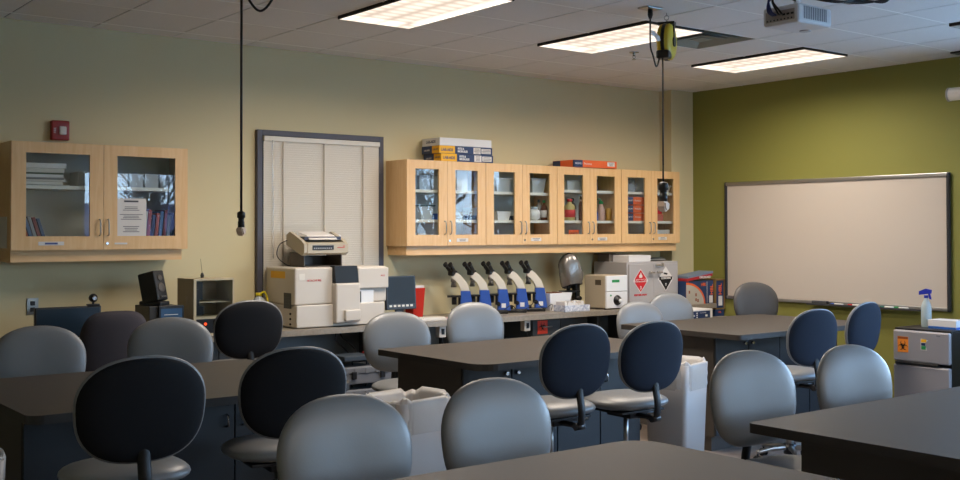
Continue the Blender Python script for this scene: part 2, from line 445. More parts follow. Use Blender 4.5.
# air diffuser
x0, x1, y0, y1 = holes[-1]
t = Thing('air_diffuser', 'square four-way ceiling air diffuser beside the lit troffer', 'vent', ((x0+x1)/2, (y0+y1)/2, ZC))
b = NB(); h = T/2-.006
bx(b, -h, h, -h, h, .10, .11)
for s, z in ((h, 0.0), (h*.74, .0), (h*.48, .0)):
    s2 = s-.075
    for k in range(4):
        m4 = Matrix.Rotation(k*math.pi/2, 4, 'Z')
        q = [m4 @ Vector(v) for v in ((-s, -s, z), (s, -s, z), (s2, -s2, z+.05), (-s2, -s2, z+.05))]
        q2 = [v+Vector((0, 0, .004)) for v in q]
        A = [b.verts.new(v) for v in q]; B2 = [b.verts.new(v) for v in q2]
        b.faces.new(A); b.faces.new(B2[::-1])
        for n_ in range(4): b.faces.new((A[n_], A[(n_+1) % 4], B2[(n_+1) % 4], B2[n_]))
bx(b, -.07, .07, -.07, .07, .0, .004)
t.p('louvres', b, mat('diffuser_enamel', '#7f837c', .4))
# sprinkler
t = Thing('fire_sprinkler', 'small pendent sprinkler head on the ceiling below the troffer', 'sprinkler', (6.543, 6.361, ZC))
b = NB(); lathe(b, [(.001, .0), (.04, 0), (.04, -.006), (.001, -.006)], 20); t.p('escutcheon', b, CHROME)
b = NB(); cyl(b, (0, 0, -.004), (0, 0, -.035), .01); tube(b, [(-.012, 0, -.03), (-.016, 0, -.045), (0, 0, -.06)], .003); tube(b, [(.012, 0, -.03), (.016, 0, -.045), (0, 0, -.06)], .003)
cyl(b, (0, 0, -.06), (0, 0, -.063), .018); t.p('head', b, CHROME)

# ------------------------------------------------------------------ window in the back wall with closed blind
wx0, wx1, wz1, wz0 = 3.893, 5.09, 2.487, .93
b = NB(); t_ = .046
bx(b, wx0, wx0+t_, 7.955, 8.0, wz0, wz1, .004); bx(b, wx1-t_, wx1, 7.955, 8.0, wz0, wz1, .004)
bx(b, wx0+t_, wx1-t_, 7.955, 8.0, wz1-t_, wz1, .004); bx(b, wx0+t_, wx1-t_, 7.955, 8.0, wz0, wz0+t_, .004)
bx(b, wx0+t_, wx1-t_, 7.99, 8.0, wz0+t_, wz1-t_, mi=1)
o = obj('window_1', b, [FRAMEM, mat('dark_glass', '#3a3f42', .1)]); o['kind'] = 'structure'
t = Thing('window_blind', 'closed cream mini blind in the dark-framed window', 'blind', ((wx0+wx1)/2, 7.97, wz1-t_))
b = NB(); bx(b, wx0+.05, wx1-.05, 7.935, 7.975, wz1-t_-.045, wz1-t_-.004, .004); t.w('headrail', b, CREAM)
b = NB(); z = wz1-t_-.055; tilt = Matrix.Rotation(R(-62), 3, 'X')
while z > wz0+.07:
    bx(b, wx0+.053, wx1-.053, 7.955-.011, 7.955+.011, z-.0008, z+.0008, rot=tilt); z -= .0185
sl = t.w('slats', b, SLAT)
b = NB()
for x in (wx0+.22, (wx0+wx1)/2, wx1-.22): bx(b, x-.004, x+.004, 7.938, 7.942, wz0+.07, wz1-t_-.04)
t.w('ladder_tape', b, mat('tape', '#a89b86', .7))
b = NB(); cyl(b, (wx0+.12, 7.925, wz1-t_-.04), (wx0+.125, 7.925, 1.45), .005, n=8); t.w('tilt_wand', b, CLEAR)

# ------------------------------------------------------------------ wall cabinets
def door(t, x0, x1, z0, z1, yf, hx, shelf_lab=False, fr=.088, fb=.095, ft=.075):
    b = NB()
    bx(b, x0, x0+fr, yf, yf+.02, z0, z1); bx(b, x1-fr, x1, yf, yf+.02, z0, z1)
    bx(b, x0+fr, x1-fr, yf, yf+.02, z0, z0+fb); bx(b, x0+fr, x1-fr, yf, yf+.02, z1-ft, z1)
    d = t.w('door', b, MAPLE)
    b = NB(); bx(b, x0+fr-.004, x1-fr+.004, yf+.008, yf+.012, z0+fb-.004, z1-ft+.004); g = obj('pane', b, GLASS, d, t.L)
    b = NB(); tube(b, curve_pts([(hx, yf+.002, z0+.10), (hx, yf-.022, z0+.108), (hx, yf-.026, z0+.15), (hx, yf-.022, z0+.205), (hx, yf+.002, z0+.213)], 5), .005)
    obj('handle', b, STEEL, d, t.L)
    return d
def wall_cabinet(x0, x1, z0, z1, shelves, label, fr, group='maple wall cabinets in a row', name='wall_cabinet'):
    t = Thing(name, label, 'cabinet', ((x0+x1)/2, 8.0, z0), 0, group)
    b = NB(); y0, y1, th = 7.694, 8.0, .018
    bx(b, x0, x0+th, y0, y1, z0, z1); bx(b, x1-th, x1, y0, y1, z0, z1)
    bx(b, x0+th, x1-th, y0, y1, z0, z0+th); bx(b, x0+th, x1-th, y0, y1, z1-th, z1)
    bx(b, x0+th, x1-th, y1-.008, y1, z0+th, z1-th, mi=1)
    t.w('body', b, [MAPLE, CAB_IN])
    for z in shelves:
        b = NB(); bx(b, x0+th, x1-th, 7.73, 7.99, z-.012, z+.013); t.w('shelf', b, SHELF)
    xm = (x0+x1)/2
    door(t, x0+.002, xm-.0015, z0+.002, z1-.001, 7.674, xm-.03, fr=fr); d = door(t, xm+.0015, x1-.002, z0+.002, z1-.001, 7.674, xm+.03, fr=fr)
    b = NB(); cyl(b, (xm+.025, 7.675, z0+.045), (xm+.025, 7.668, z0+.045), .009); obj('lock', b, CHROME, d, t.L)
    return t
CZ0, CZ1 = 1.539, 2.281
LC = wall_cabinet(1.952, 3.194, CZ0, CZ1, [1.975], 'maple wall cabinet with two wide glass doors, alone at left', .095, None)
xs = [5.14+.8557*k for k in range(5)]
labs = ['maple wall cabinet under the stacked kit boxes, first of the row', 'maple wall cabinet second in the row, round white tub inside',
        'maple wall cabinet under the orange box, orange sign inside', 'maple wall cabinet last in the row before the column']
for k in range(4):
    wall_cabinet(xs[k]+(.001 if k else 0), xs[k+1]-.001, CZ0, CZ1, ([1.755, 2.015] if k < 2 else [1.755, 2.05]), labs[k], .088)
b = NB(); bx(b, 1.962, 3.165, 7.72, 7.74, 1.46, 1.537); bx(b, 1.962, 1.98, 7.74, 8, 1.46, 1.537); bx(b, 3.147, 3.165, 7.74, 8, 1.46, 1.537)
o = obj('light_rail', b, MAPLE_H); tag(o, 'maple light rail under the left wall cabinet', 'rail')
b = NB(); bx(b, 5.16, 8.54, 7.71, 7.73, 1.46, 1.537); bx(b, 5.16, 5.178, 7.73, 8, 1.46, 1.537)
o = obj('light_rail', b, MAPLE_H); tag(o, 'long maple light rail under the row of wall cabinets', 'rail')
# small white labels on the doors
def small(name, lab, cat, bm, m, group=None): return tag(obj(name, bm, m), lab, cat, group)
dl = ['on the first pair of doors', 'on the second pair of doors', 'on the third pair of doors', 'on the last pair of doors']
for k in range(4):
    xm = xs[k]+.428
    b = NB(); bx(b, xm+.10, xm+.225, 7.671, 7.674, CZ0+.035, CZ0+.065); lines(b, xm+.11, xm+.215, CZ0+.037, CZ0+.063, 7.6705, 2, mi=1)
    small('door_label', 'small white printed label %s in the long row' % dl[k], 'label', b, [PAPER, INK], 'labels on the cabinet doors')
b = NB(); bx(b, 2.13, 2.30, 7.671, 7.674, CZ0+.035, CZ0+.06); lines(b, 2.14, 2.29, CZ0+.037, CZ0+.058, 7.6705, 1, mi=1, h=.6)
small('door_label', 'white printed label on the left door of the left cabinet', 'label', b, [PAPER, mat('blue_ink', '#4a5a90', .8)], 'labels on the cabinet doors')
b = NB(); bx(b, 2.65, 2.74, 7.671, 7.674, CZ0+.038, CZ0+.05)
small('door_label', 'thin white label on the right door of the left cabinet', 'label', b, PAPER, 'labels on the cabinet doors')
# notice taped inside the pane of the left cabinet
b = NB(); bx(b, 2.655, 2.88, 7.681-.004, 7.681-.002, 1.63, 1.905)
t = Thing('paper_notice', 'typed paper notice taped to the right glass door', 'notice', (2.76, 7.677, 1.63)); t.w('sheet', b, PAPER)
b = NB(); lines(b, 2.70, 2.84, 1.875, 1.893, 7.6765, 1, h=.7); lines(b, 2.69, 2.85, 1.815, 1.85, 7.6765, 3); lines(b, 2.68, 2.86, 1.75, 1.795, 7.6765, 4); lines(b, 2.71, 2.83, 1.66, 1.71, 7.6765, 4)
t.w('printing', b, INK)
b = NB(); bx(b, 1.947, 1.95, 7.76, 7.95, 1.555, 1.77); small('paper_sheet', 'paper sheet taped to the side of the left cabinet', 'paper', b, PAPER)

# ---- things inside the left cabinet
def box_thing(name, label, cat, x0, x1, y0, y1, z0, z1, m, group=None, bev=.002):
    b = NB(); bx(b, x0, x1, y0, y1, z0, z1, bev); return tag(obj(name, b, m), label, cat, group)
z = 1.99
cols = ['#d8d5cf', '#c9c4bb', '#7d7f84', '#dad8d4', '#4d5f50', '#d0cbc0', '#e0ddd8']
lb = ['grey-white folder at the foot of the pile', 'buff folder second from the foot of the pile', 'slate folder in the middle of the pile', 'white folder above the slate one', 'green folder in the pile', 'cream ring folder near the top of the pile', 'white document stack topping the folder pile']
for k, c in enumerate(cols):
    h = [.02, .016, .012, .022, .01, .028, .035][k]; dx = random.uniform(-.015, .015)
    box_thing('document_folder', lb[k]+' on the left cabinet shelf', 'folder', 2.0+dx, 2.32+dx, 7.72, 7.95, z, z+h, mat('folder_%d' % k, c, .7), 'folders piled in the left cabinet'); z += h+.001
box_thing('file_box', 'small grey file box on the left cabinet shelf by the door', 'box', 2.42, 2.5, 7.75, 7.95, 1.99, 2.09, mat('pale_grey_card', '#b5b8b8', .7))
bc = ['#3b4a78', '#a04d35', '#2f5d8c', '#8a8f9a', '#7a3340', '#35507c', '#c4b9a0']
bn = ['indigo', 'rust', 'blue', 'grey', 'maroon', 'steel blue', 'tan']
for k in range(6):
    b = NB(); x = 2.02+k*.028; bx(b, -.011, .011, -.1, .1, 0, .22-.008*(k % 3), .002)
    xf(b, Matrix.Translation((x+.045, 7.84, 1.559+.004)) @ Matrix.Rotation(R(-17), 4, 'Y'))
    tag(obj('book', b, mat('book_'+bn[k], bc[k], .6)), '%s book leaning at the left end of the left cabinet' % bn[k], 'book', 'books leaning in the left cabinet')
bc2 = ['#3c4c8a', '#8b3f4c', '#b8b6b0', '#2d4a78', '#a33b3b', '#36587e', '#c8c4b8', '#9c3a38', '#343f6a', '#a84a42', '#4d6fa3', '#7d2f3a', '#9fb0b8', '#283c66']
bn2 = ['indigo', 'dusty red', 'pale grey', 'dark blue', 'crimson', 'teal blue', 'ivory', 'brick red', 'midnight blue', 'coral red', 'sky blue', 'wine red', 'silver', 'ink blue']
for k in range(14):
    x = 2.70+k*.030; h = .23+.012*((k*5) % 4); b = NB(); bx(b, -.012, .012, -.1, .1, 0, h, .002)
    xf(b, Matrix.Translation((x, 7.83, 1.562)) @ Matrix.Rotation(R(5), 4, 'Y'))
    tag(obj('binder', b, mat('binder_'+bn2[k].replace(' ', '_'), bc2[k], .5)), '%s thin binder in the row behind the notice door' % bn2[k], 'binder', 'binders in the left cabinet')
for k in range(4):
    x = 2.68+k*.115
    box_thing('storage_tin', ['pale storage tin at the left', 'pale storage tin second from the left', 'pale storage tin third from the left', 'pale storage tin at the right end'][k]+' on the upper shelf behind the notice door', 'tin', x, x+.1, 7.78, 7.92, 1.99, 2.09, mat('tin_grey', '#aeb2b6', .4), 'tins in the left cabinet')

# ---- things inside the long row
before = set(C.objects)
def bottle(name, label, x, y, z, h, r, m, capm=None, cat='bottle', group=None, lab=None):
    t = Thing(name, label, cat, (x, y, z), 0, group)
    b = NB(); lathe(b, [(r*.9, 0), (r, .006), (r, h*.62), (r*.8, h*.72), (r*.38, h*.8), (r*.38, h*.9)], 18); t.p('body', b, m)
    b = NB(); lathe(b, [(r*.44, h*.88), (r*.44, h), (r*.3, h*1.005)], 16); t.p('cap', b, capm or WHITE)
    if lab:
        b = NB(); lathe(b, [(r*1.02, h*.15), (r*1.02, h*.5)], 18); t.p('label_wrap', b, lab)
    return t
def tub(name, label, x, y, z, w_, d, h, m, lidm=None, cat='tub', group=None):
    t = Thing(name, label, cat, (x, y, z), 0, group)
    b = NB(); q = .8
    A = [(-w_/2*q, -d/2*q), (w_/2*q, -d/2*q), (w_/2*q, d/2*q), (-w_/2*q, d/2*q)]
    v0 = [b.verts.new((a, c, 0)) for a, c in A]; v1 = [b.verts.new((a/q, c/q, h)) for a, c in A]
    v2 = [b.verts.new((a/q*.94, c/q*.94, h)) for a, c in A]; v3 = [b.verts.new((a*.94, c*.94, .006)) for a, c in A]
    b.faces.new(v0[::-1]); b.faces.new(v3)
    for k in range(4):
        n_ = (k+1) % 4
        b.faces.new((v0[k], v0[n_], v1[n_], v1[k])); b.faces.new((v1[k], v1[n_], v2[n_], v2[k])); b.faces.new((v2[k], v2[n_], v3[n_], v3[k]))
    t.p('body', b, m)
    b = NB(); bx(b, -w_/2-.008, w_/2+.008, -d/2-.008, d/2+.008, h-.004, h+.008, .003)
    if lidm: t.p('lid', b, lidm)
    else: b.free()
    return t
PWH = mat('frosted_plastic', '#c4ccd2', .3, alpha=.8)
S1, S2, S3 = CZ0+.019, 1.768, 2.028
box_thing('carton', 'blue and white carton on the top shelf, first glass door', 'box', 5.24, 5.36, 7.78, 7.93, S3, S3+.13, mat('pale_blue_card', '#9db2c8', .6))
t = tub('storage_tub', 'frosted bag-lined tub on the top shelf, first glass door', 5.44, 7.84, S3, .14, .16, .14, PWH, WHITE)
tub('storage_tub', 'frosted tub of dark fittings on the middle shelf, first glass door', 5.30, 7.82, S2, .14, .15, .12, PWH, mat('dark_teal', '#2c4a50', .5))
box_thing('carton', 'low blue carton on the middle shelf, first glass door', 'box', 5.38, 5.52, 7.8, 7.93, S2, S2+.055, BLUE)
box_thing('carton', 'white carton on the bottom, first glass door', 'box', 5.24, 5.34, 7.8, 7.93, S1, S1+.09, WCARD)
box_thing('carton', 'tall white carton on the top shelf, second glass door', 'box', 5.66, 5.78, 7.80, 7.93, S3, S3+.19, WCARD)
box_thing('carton', 'small white carton on the middle shelf, second glass door', 'box', 5.80, 5.88, 7.76, 7.88, S2+.04, S2+.11, WCARD)
box_thing('carton', 'flat blue carton under the small white carton', 'box', 5.78, 5.93, 7.74, 7.92, S2, S2+.039, NAVY)
tub('storage_tub', 'low frosted tub on the middle shelf, second glass door', 5.64, 7.82, S2, .13, .14, .07, PWH)
tub('storage_tub', 'frosted tub on the top shelf, third glass door', 6.17, 7.84, S3, .18, .16, .12, PWH, WHITE)
tub('storage_tub', 'white rimmed tub on the middle shelf, third glass door', 6.16, 7.82, S2, .16, .15, .08, WHITE)
box_thing('carton', 'flat blue box at the back of the middle shelf, third glass door', 'box', 6.28, 6.38, 7.8, 7.93, S2, S2+.04, NAVY)
tub('storage_tub', 'low grey tub on the bottom, third glass door', 6.15, 7.84, S1, .16, .14, .08, PWH)
box_thing('carton', 'small red carton on the bottom, third glass door', 'box', 6.29, 6.34, 7.8, 7.93, S1, S1+.06, REDS)
tub('storage_tub', 'clear flared tub on the top shelf, fourth glass door', 6.60, 7.84, S3, .17, .15, .13, PWH, PWH)
t = Thing('round_jar', 'round white jar on the middle shelf, fourth glass door', 'jar', (6.56, 7.80, S2))
b = NB(); lathe(b, [(.03, 0), (.058, .02), (.066, .055), (.055, .095), (.035, .105)], 20); t.p('body', b, WHITE)
b = NB(); lathe(b, [(.04, .105), (.04, .125), (.036, .128)], 20); t.p('lid', b, PWH)
bottle('bottle', 'amber bottle with a green cap, fourth glass door', 6.79, 7.80, S2, .19, .032, AMBER, GREENP, lab=WCARD)
bottle('bottle', 'clear bottle with a teal cap, fourth glass door', 6.67, 7.85, S2, .2, .03, CLEAR, mat('dark_teal', '#2c4a50', .5))
tub('storage_tub', 'clear shallow tub on the top shelf above the squat bottle', 7.06, 7.84, S3+.034, .2, .15, .09, PWH, PWH)
bottle('bottle', 'squat yellow bottle with a red label, fifth glass door', 7.02, 7.80, S2, .21, .055, mat('pale_yellow_liquid', '#b8a76a', .3), REDS, lab=REDS)
bottle('bottle', 'tall amber bottle behind the squat yellow one', 6.99, 7.90, S2, .25, .035, AMBER, CREAM)
bottle('bottle', 'dark bottle right of the squat yellow one', 7.11, 7.85, S2, .22, .03, BLACK, BLACK, lab=WCARD)
bottle('bottle', 'slim brown bottle at the right edge, fifth glass door', 7.17, 7.80, S2, .24, .025, AMBER, BLACK)
t = Thing('warning_card', 'orange lettered card standing on the bottom, fifth glass door', 'card', (7.03, 7.74, S1))
b = NB(); bx(b, 6.955, 7.085, 7.74, 7.744, S1, S1+.12); t.w('card', b, ORG)
text('WASTE', .03, (7.02, 7.739, S1+.085), BLK, t.o, t.L); text('LAB USE', .02, (7.02, 7.739, S1+.045), BLK, t.o, t.L)
for k in range(3):
    bottle('vial', ['red-capped vial beside the orange card', 'red-capped vial, middle one beside the orange card', 'red-capped vial furthest from the orange card'][k], 7.115+k*.03, 7.8+k*.02, S1, .12, .012, CLEAR, REDS, 'vial', 'vials by the orange card')
box_thing('carton', 'navy carton at the left of the top shelf, sixth glass door', 'box', 7.36, 7.40, 7.8, 7.93, S3+.034, S3+.15, NAVY)
t = Thing('wash_bottle', 'pink wash bottle with a green nozzle, sixth glass door', 'bottle', (7.46, 7.82, S2))
b = NB(); lathe(b, [(.035, 0), (.038, .01), (.036, .12), (.02, .15), (.018, .17)], 18); t.p('body', b, mat('pink_plastic', '#c29a8c', .35))
b = NB(); lathe(b, [(.022, .165), (.022, .19), (.008, .2)], 14); tube(b, curve_pts([(0, 0, .19), (-.01, 0, .215), (-.05, 0, .215)], 4), .005); t.p('nozzle', b, GREENP)
bottle('bottle', 'blue and white bottle at the left, sixth glass door', 7.38, 7.80, S2, .12, .018, BLUE, WHITE)
lathe_b = NB(); lathe(lathe_b, [(.03, 0), (.03, .12), (.027, .125)], 18, (7.60, 7.80, S2)); tag(obj('tin_can', lathe_b, mat('yellow_tin', '#d6a230', .4)), 'yellow can on the middle shelf, sixth glass door', 'can')
box_thing('carton', 'orange-brown carton behind the yellow can', 'box', 7.50, 7.66, 7.86, 7.95, S2, S2+.11, mat('orange_brown_card', '#a8662e', .6))
for k in range(3):
    z0 = S2+.01+k*.083-.01
    t = Thing('kit_box', ['orange kit box at the bottom of three, seventh glass door', 'orange kit box, middle of three, seventh glass door', 'orange kit box on top of three, seventh glass door'][k], 'box', (7.86, 7.85, z0), 0, 'orange kit boxes in the cabinet')
    b = NB(); bx(b, 7.76, 8.02, 7.74, 7.96, z0, z0+.077, .001); t.w('carton', b, ORG)
    b = NB(); bx(b, 7.76, 7.835, 7.7385, 7.7395, z0+.002, z0+.075, 0); t.w('navy_panel', b, NAVY)
    text('NEO/SCI', .018, (7.798, 7.738, z0+.04), WCARD, t.o, t.L); text('Protozoa', .024, (7.90, 7.7385, z0+.04), PAPER, t.o, t.L)
t = Thing('plastic_bag', 'crumpled clear bag on the top shelf, seventh glass door', 'bag', (7.88, 7.84, S3+.034))
b = NB(); bmesh.ops.create_icosphere(b, subdivisions=3, radius=.09)
for v in b.verts: v.co = Vector((v.co.x*1.0, v.co.y*.7, max(-.06, v.co.z*.9)+.06))*(1+random.uniform(-.12, .12))
t.p('bag', b, mat('clear_film', '#b9c3d0', .2, alpha=.5))
box_thing('glass_slide_box', 'clear slide box on the bottom, seventh glass door', 'box', 7.90, 7.97, 7.80, 7.9, S1, S1+.08, CLEAR)
for k in range(2):
    box_thing('carton', ['red and white carton below, eighth glass door', 'red and white carton on top, eighth glass door'][k], 'box', 8.2, 8.32-.02*k, 7.78, 7.93, S2+k*.075, S2+.07+k*.075, REDS if k else mat('rose_card', '#c0685a', .6))
tub('storage_tub', 'white tub with a lid on the top shelf, eighth glass door', 8.37, 7.84, S3+.034, .16, .14, .07, WHITE, WHITE)
box_thing('carton', 'wide white carton on the bottom, eighth glass door', 'box', 8.2, 8.42, 7.78, 7.93, S1, S1+.12, WCARD)

# what stands in a unit is set back from the doors: keep everything clear of the partitions
bpy.context.view_layer.update()
for o in [o for o in C.objects if o not in before and o.parent is None and o.get('category')]:
    pts = [q.matrix_world @ Vector(c) for q in [o]+list(o.children) if q.type == 'MESH' for c in q.bound_box]
    hi = max(p.x for p in pts); lo = min(p.x for p in pts)
    wall_ = min(x for x in xs[1:] if x > (lo+hi)/2)
    o.location.x += max(0, min(.105, wall_-.025-hi))
# ---- boxes on top of the row
def kit_box(z0, x0, x1, label, plain):
    t = Thing('kit_box', label, 'box', ((x0+x1)/2, 7.85, z0), 0, 'kit boxes stacked on the cabinets')
    h = .068; y0, y1 = 7.70, 7.97
    xs_ = x0+.04
    if plain:
        b = NB(); bx(b, x0, x1, y0, y1, z0, z0+h, .002); t.w('carton', b, WCARD)
        text('LAB-AIDS', .035, (x0-.0006, (y0+y1)/2, z0+h*.5), NAVY, t.o, t.L, face='-X', bold=.0008)
    else:
        b = NB(); bx(b, x0, x1, y0, y1, z0, z0+h, .002); t.w('carton', b, NAVY)
        b = NB(); bx(b, x0-.0008, x0+.17, y0-.0008, y0+.11, z0+.001, z0+h-.001); t.w('yellow_band', b, YEL)
        text('LAB-AIDS', .034, (x0+.085, y0-.0012, z0+h*.45), NAVY, t.o, t.L, bold=.001, sx=.9)
        text('LAB-AIDS', .026, (x0-.0012, y0+.055, z0+h*.5), NAVY, t.o, t.L, face='-X', sx=.8)
        text('KITS &\nMODULES', .024, (x0+.20, y0-.0008, z0+h*.5), WCARD, t.o, t.L, align='LEFT', bold=.001)
        text('LAB-AIDS', .02, (x0-.0008, y0+.19, z0+h*.45), PAPER, t.o, t.L, face='-X')
        b = NB(); bx(b, x1-.215, x1-.135, y0-.001, y0, z0+.006, z0+h-.006); bx(b, x1-.125, x1-.02, y0-.001, y0, z0+.012, z0+h-.012)
        lines(b, x1-.21, x1-.14, z0+.01, z0+h-.01, y0-.0012, 4, mi=1); lines(b, x1-.12, x1-.025, z0+.015, z0+h-.015, y0-.0012, 3, mi=1)
        t.w('stickers', b, [PAPER, INK])
kit_box(CZ1+.001, 5.52, 6.10, 'navy and yellow kit box at the bottom of the stack', False)
kit_box(CZ1+.07, 5.50, 6.09, 'navy and yellow kit box in the middle of the stack', False)
kit_box(CZ1+.139, 5.505, 6.08, 'plain white kit box lid on top of the stack', True)
t = Thing('kit_box', 'long orange kit box lying alone on the cabinets', 'box', (7.33, 7.8, CZ1))
b = NB(); bx(b, 7.06, 7.63, 7.66, 7.97, CZ1+.001, CZ1+.07, .002); t.w('carton', b, ORG)
b = NB(); bx(b, 7.0595, 7.17, 7.659, 7.68, CZ1+.002, CZ1+.069); t.w('navy_panel', b, NAVY); b = NB(); bx(b, 7.0592, 7.08, 7.86, 7.97, CZ1+.003, CZ1+.068); t.w('navy_panel', b, NAVY)
text('NEO/SCI', .024, (7.115, 7.6585, CZ1+.036), WCARD, t.o, t.L); text('Protozoa', .028, (7.185, 7.659, CZ1+.036), PAPER, t.o, t.L, align='LEFT')
b = NB(); bx(b, 7.50, 7.60, 7.659, 7.66, CZ1+.02, CZ1+.062); lines(b, 7.51, 7.59, CZ1+.022, CZ1+.06, 7.6585, 3, mi=1); t.w('sticker', b, [PAPER, INK])

# ------------------------------------------------------------------ fire alarm, outlet
t = Thing('fire_alarm', 'red fire alarm strobe on the wall above the left cabinet', 'alarm', (2.36, 8, 2.32))
b = NB(); bx(b, 2.296, 2.421, 7.95, 8.0, 2.322, 2.462, .008); t.w('housing', b, REDP)
b = NB(); bx(b, 2.345, 2.395, 7.93, 7.952, 2.36, 2.42, .008); t.w('strobe', b, mat('strobe_lens', '#c9c6c0', .15, bump=1, bscale=60))
text('FIRE', .022, (2.318, 7.949, 2.39), PAPER, t.o, t.L, spin=R(90))
t = Thing('wall_outlet', 'steel outlet plate on the wall under the left cabinet', 'outlet', (2.18, 8, 1.08))
b = NB(); bx(b, 2.143, 2.221, 7.992, 8.0, 1.083, 1.2, .002); t.w('plate', b, STEEL)
for z in (1.118, 1.162):
    b = NB(); bx(b, 2.166, 2.198, 7.988, 7.993, z-.015, z+.015, .003); t.w('socket', b, BLACK)

# ------------------------------------------------------------------ counter
CT = .918
b = NB(); prism(b, [(-.6, 7.36), (8.765, 7.36), (8.765, 7.825), (8.605, 7.825), (8.605, 8.0), (-.6, 8.0)], CT-.045, CT, 'XY')
t = Thing('worktop', 'long speckled grey worktop running along the back wall', 'counter', (4, 7.7, CT-.045)); t.w('slab', b, CTOP)
b = NB(); bx(b, -.6, 8.4, 7.985, 8.0, CT, CT+.0, 0) if 0 else None; b.free()
def base_cab(x0, x1, label, handles=True):
    t = Thing('base_cabinet', label, 'cabinet', ((x0+x1)/2, 7.7, 0), 0, 'base cabinets under the worktop')
    b = NB(); bx(b, x0, x1, 7.46, 7.98, .1, CT-.046); bx(b, x0+.01, x1-.01, 7.52, 7.98, 0, .1); t.w('body', b, CBASE)
    n_ = 2 if x1-x0 > .6 else 1
    for k in range(n_):
        a = x0+(x1-x0)*k/n_+.004; c = x0+(x1-x0)*(k+1)/n_-.004
        b = NB(); bx(b, a, c, 7.44, 7.459, .12, CT-.21, .002); d = t.w('door', b, CBASE)
        b = NB(); bx(b, a, c, 7.44, 7.459, CT-.2, CT-.055, .002); d2 = t.w('drawer', b, CBASE)
        b = NB(); tube(b, curve_pts([((a+c)/2-.05, 7.442, CT-.12), ((a+c)/2-.045, 7.415, CT-.12), ((a+c)/2+.045, 7.415, CT-.12), ((a+c)/2+.05, 7.442, CT-.12)], 4), .004); obj('handle', b, STEEL, d2, t.L)
base_cab(-.6, .3, 'dark base cabinet at the far left end of the worktop')
base_cab(1.2, 1.95, 'dark base cabinet below the worktop under the left screen')
base_cab(2.95, 3.72, 'dark base cabinet below the glass-fronted instrument')
base_cab(6.34, 7.02, 'dark base cabinet carrying the red biohazard sticker')
b = NB()
for x in (4.82, 5.65, 7.16, 7.75): bx(b, x-.02, x+.02, 7.44, 7.89, 0, CT-.046)
bx(b, 8.70, 8.74, 7.44, 7.82, 0, CT-.046)
bx(b, 3.74, 6.33, 7.90, 7.92, .35, CT-.046, mi=1); bx(b, 7.03, 8.60, 7.90, 7.92, .35, CT-.046, mi=1)
t = Thing('worktop_support', 'grey support panels under the open part of the worktop', 'support', (6, 7.7, 0)); t.w('panels', b, [CBASE, mat('knee_panel', '#6f7a80', .5)])
# biohazard trefoil mesh
def trefoil(b, c, r, y, mi=0, face='-Y'):
    def P(a, z, d=0): return Vector((c[0]+a, y-d, c[1]+z)) if face == '-Y' else Vector((y-d, c[0]-a, c[1]+z))
    def ringarc(cx, cz, ro, ri, a0, a1, n=14):
        for k in range(n):
            t0, t1 = R(a0+(a1-a0)*k/n), R(a0+(a1-a0)*(k+1)/n)
            off = (ro-ri)*.5
            def q(t, rr): return P(cx+math.cos(t)*rr, cz+math.sin(t)*rr)
            # ring thins towards its open ends
            def w_(kk): return ri+(ro-ri)*(abs(kk/n-.5)*2)**2*.85
            f = b.faces.new([b.verts.new(v) for v in (q(t0, ro), q(t1, ro), q(t1, w_(k+1)), q(t0, w_(k)))]); f.material_index = mi
    for k in range(3):
        a = 90+120*k; ca, sa = math.cos(R(a)), math.sin(R(a))
        ringarc(ca*r*.52, sa*r*.52, r*.5, r*.25, a+32-360+180-180, a+328-360+0) if 0 else ringarc(ca*r*.52, sa*r*.52, r*.5, r*.28, a+35, a+325)
    ringarc(0, 0, r*.44, r*.36, 0, 360, 24)
def decal(name, label, cat, outline, y, face, mats, extra=None, group=None):
    b = NB(); prism(b, outline, y-.001, y, 'XZ' if face == '-Y' else 'YZ')
    t = Thing(name, label, cat, (outline[0][0], y, outline[0][1]) if face == '-Y' else (y, outline[0][0], outline[0][1]), 0, group)
    t.w('backing', b, mats[0])
    return t
t = decal('biohazard_sticker', 'red-orange biohazard sticker on the dark base cabinet', 'sticker', [(6.40, .735), (6.52, .735), (6.52, .855), (6.40, .855)], 7.4395, '-Y', [mat('red_orange', '#d8432c', .5)])
b = NB(); trefoil(b, (6.46, .80), .045, 7.4382); t.w('symbol', b, BLK)
for k, x in enumerate((5.32, 6.25)):
    t = Thing('power_socket', ['cream switch box under the worktop, left of the near grey chair', 'cream switch box under the worktop, left of the biohazard sticker'][k], 'socket', (x, 7.42, .78), 0, 'switch boxes under the worktop')
    b = NB(); bx(b, x-.035, x+.035, 7.40, 7.46, .775, .87, .006); t.w('box', b, BEIGE)
    b = NB(); bx(b, x-.014, x+.014, 7.393, 7.401, .80, .848, .003); t.w('switch', b, BLACK)
    b = NB(); tube(b, curve_pts([(x+.01, 7.43, .775), (x+.02, 7.42, .70), (x+.03, 7.42, .62)], 5), .005); t.w('cable', b, BLACK)

# low bench in the right corner
b = NB(); prism(b, [(7.66, 6.95), (8.93, 6.95), (8.93, 7.8), (8.775, 7.8), (8.775, 7.345), (7.66, 7.345)], .745, .78, 'XY')
t = Thing('low_bench', 'low grey bench in the corner by the column', 'bench', (8.6, 7.3, 0)); t.w('top', b, CTOP)
for (x, y) in ((7.70, 6.99), (8.90, 6.99), (7.70, 7.31), (8.90, 7.76), (8.80, 7.31)):
    b = NB(); bx(b, x-.02, x+.02, y-.02, y+.02, 0, .744); t.w('leg', b, CBASE)

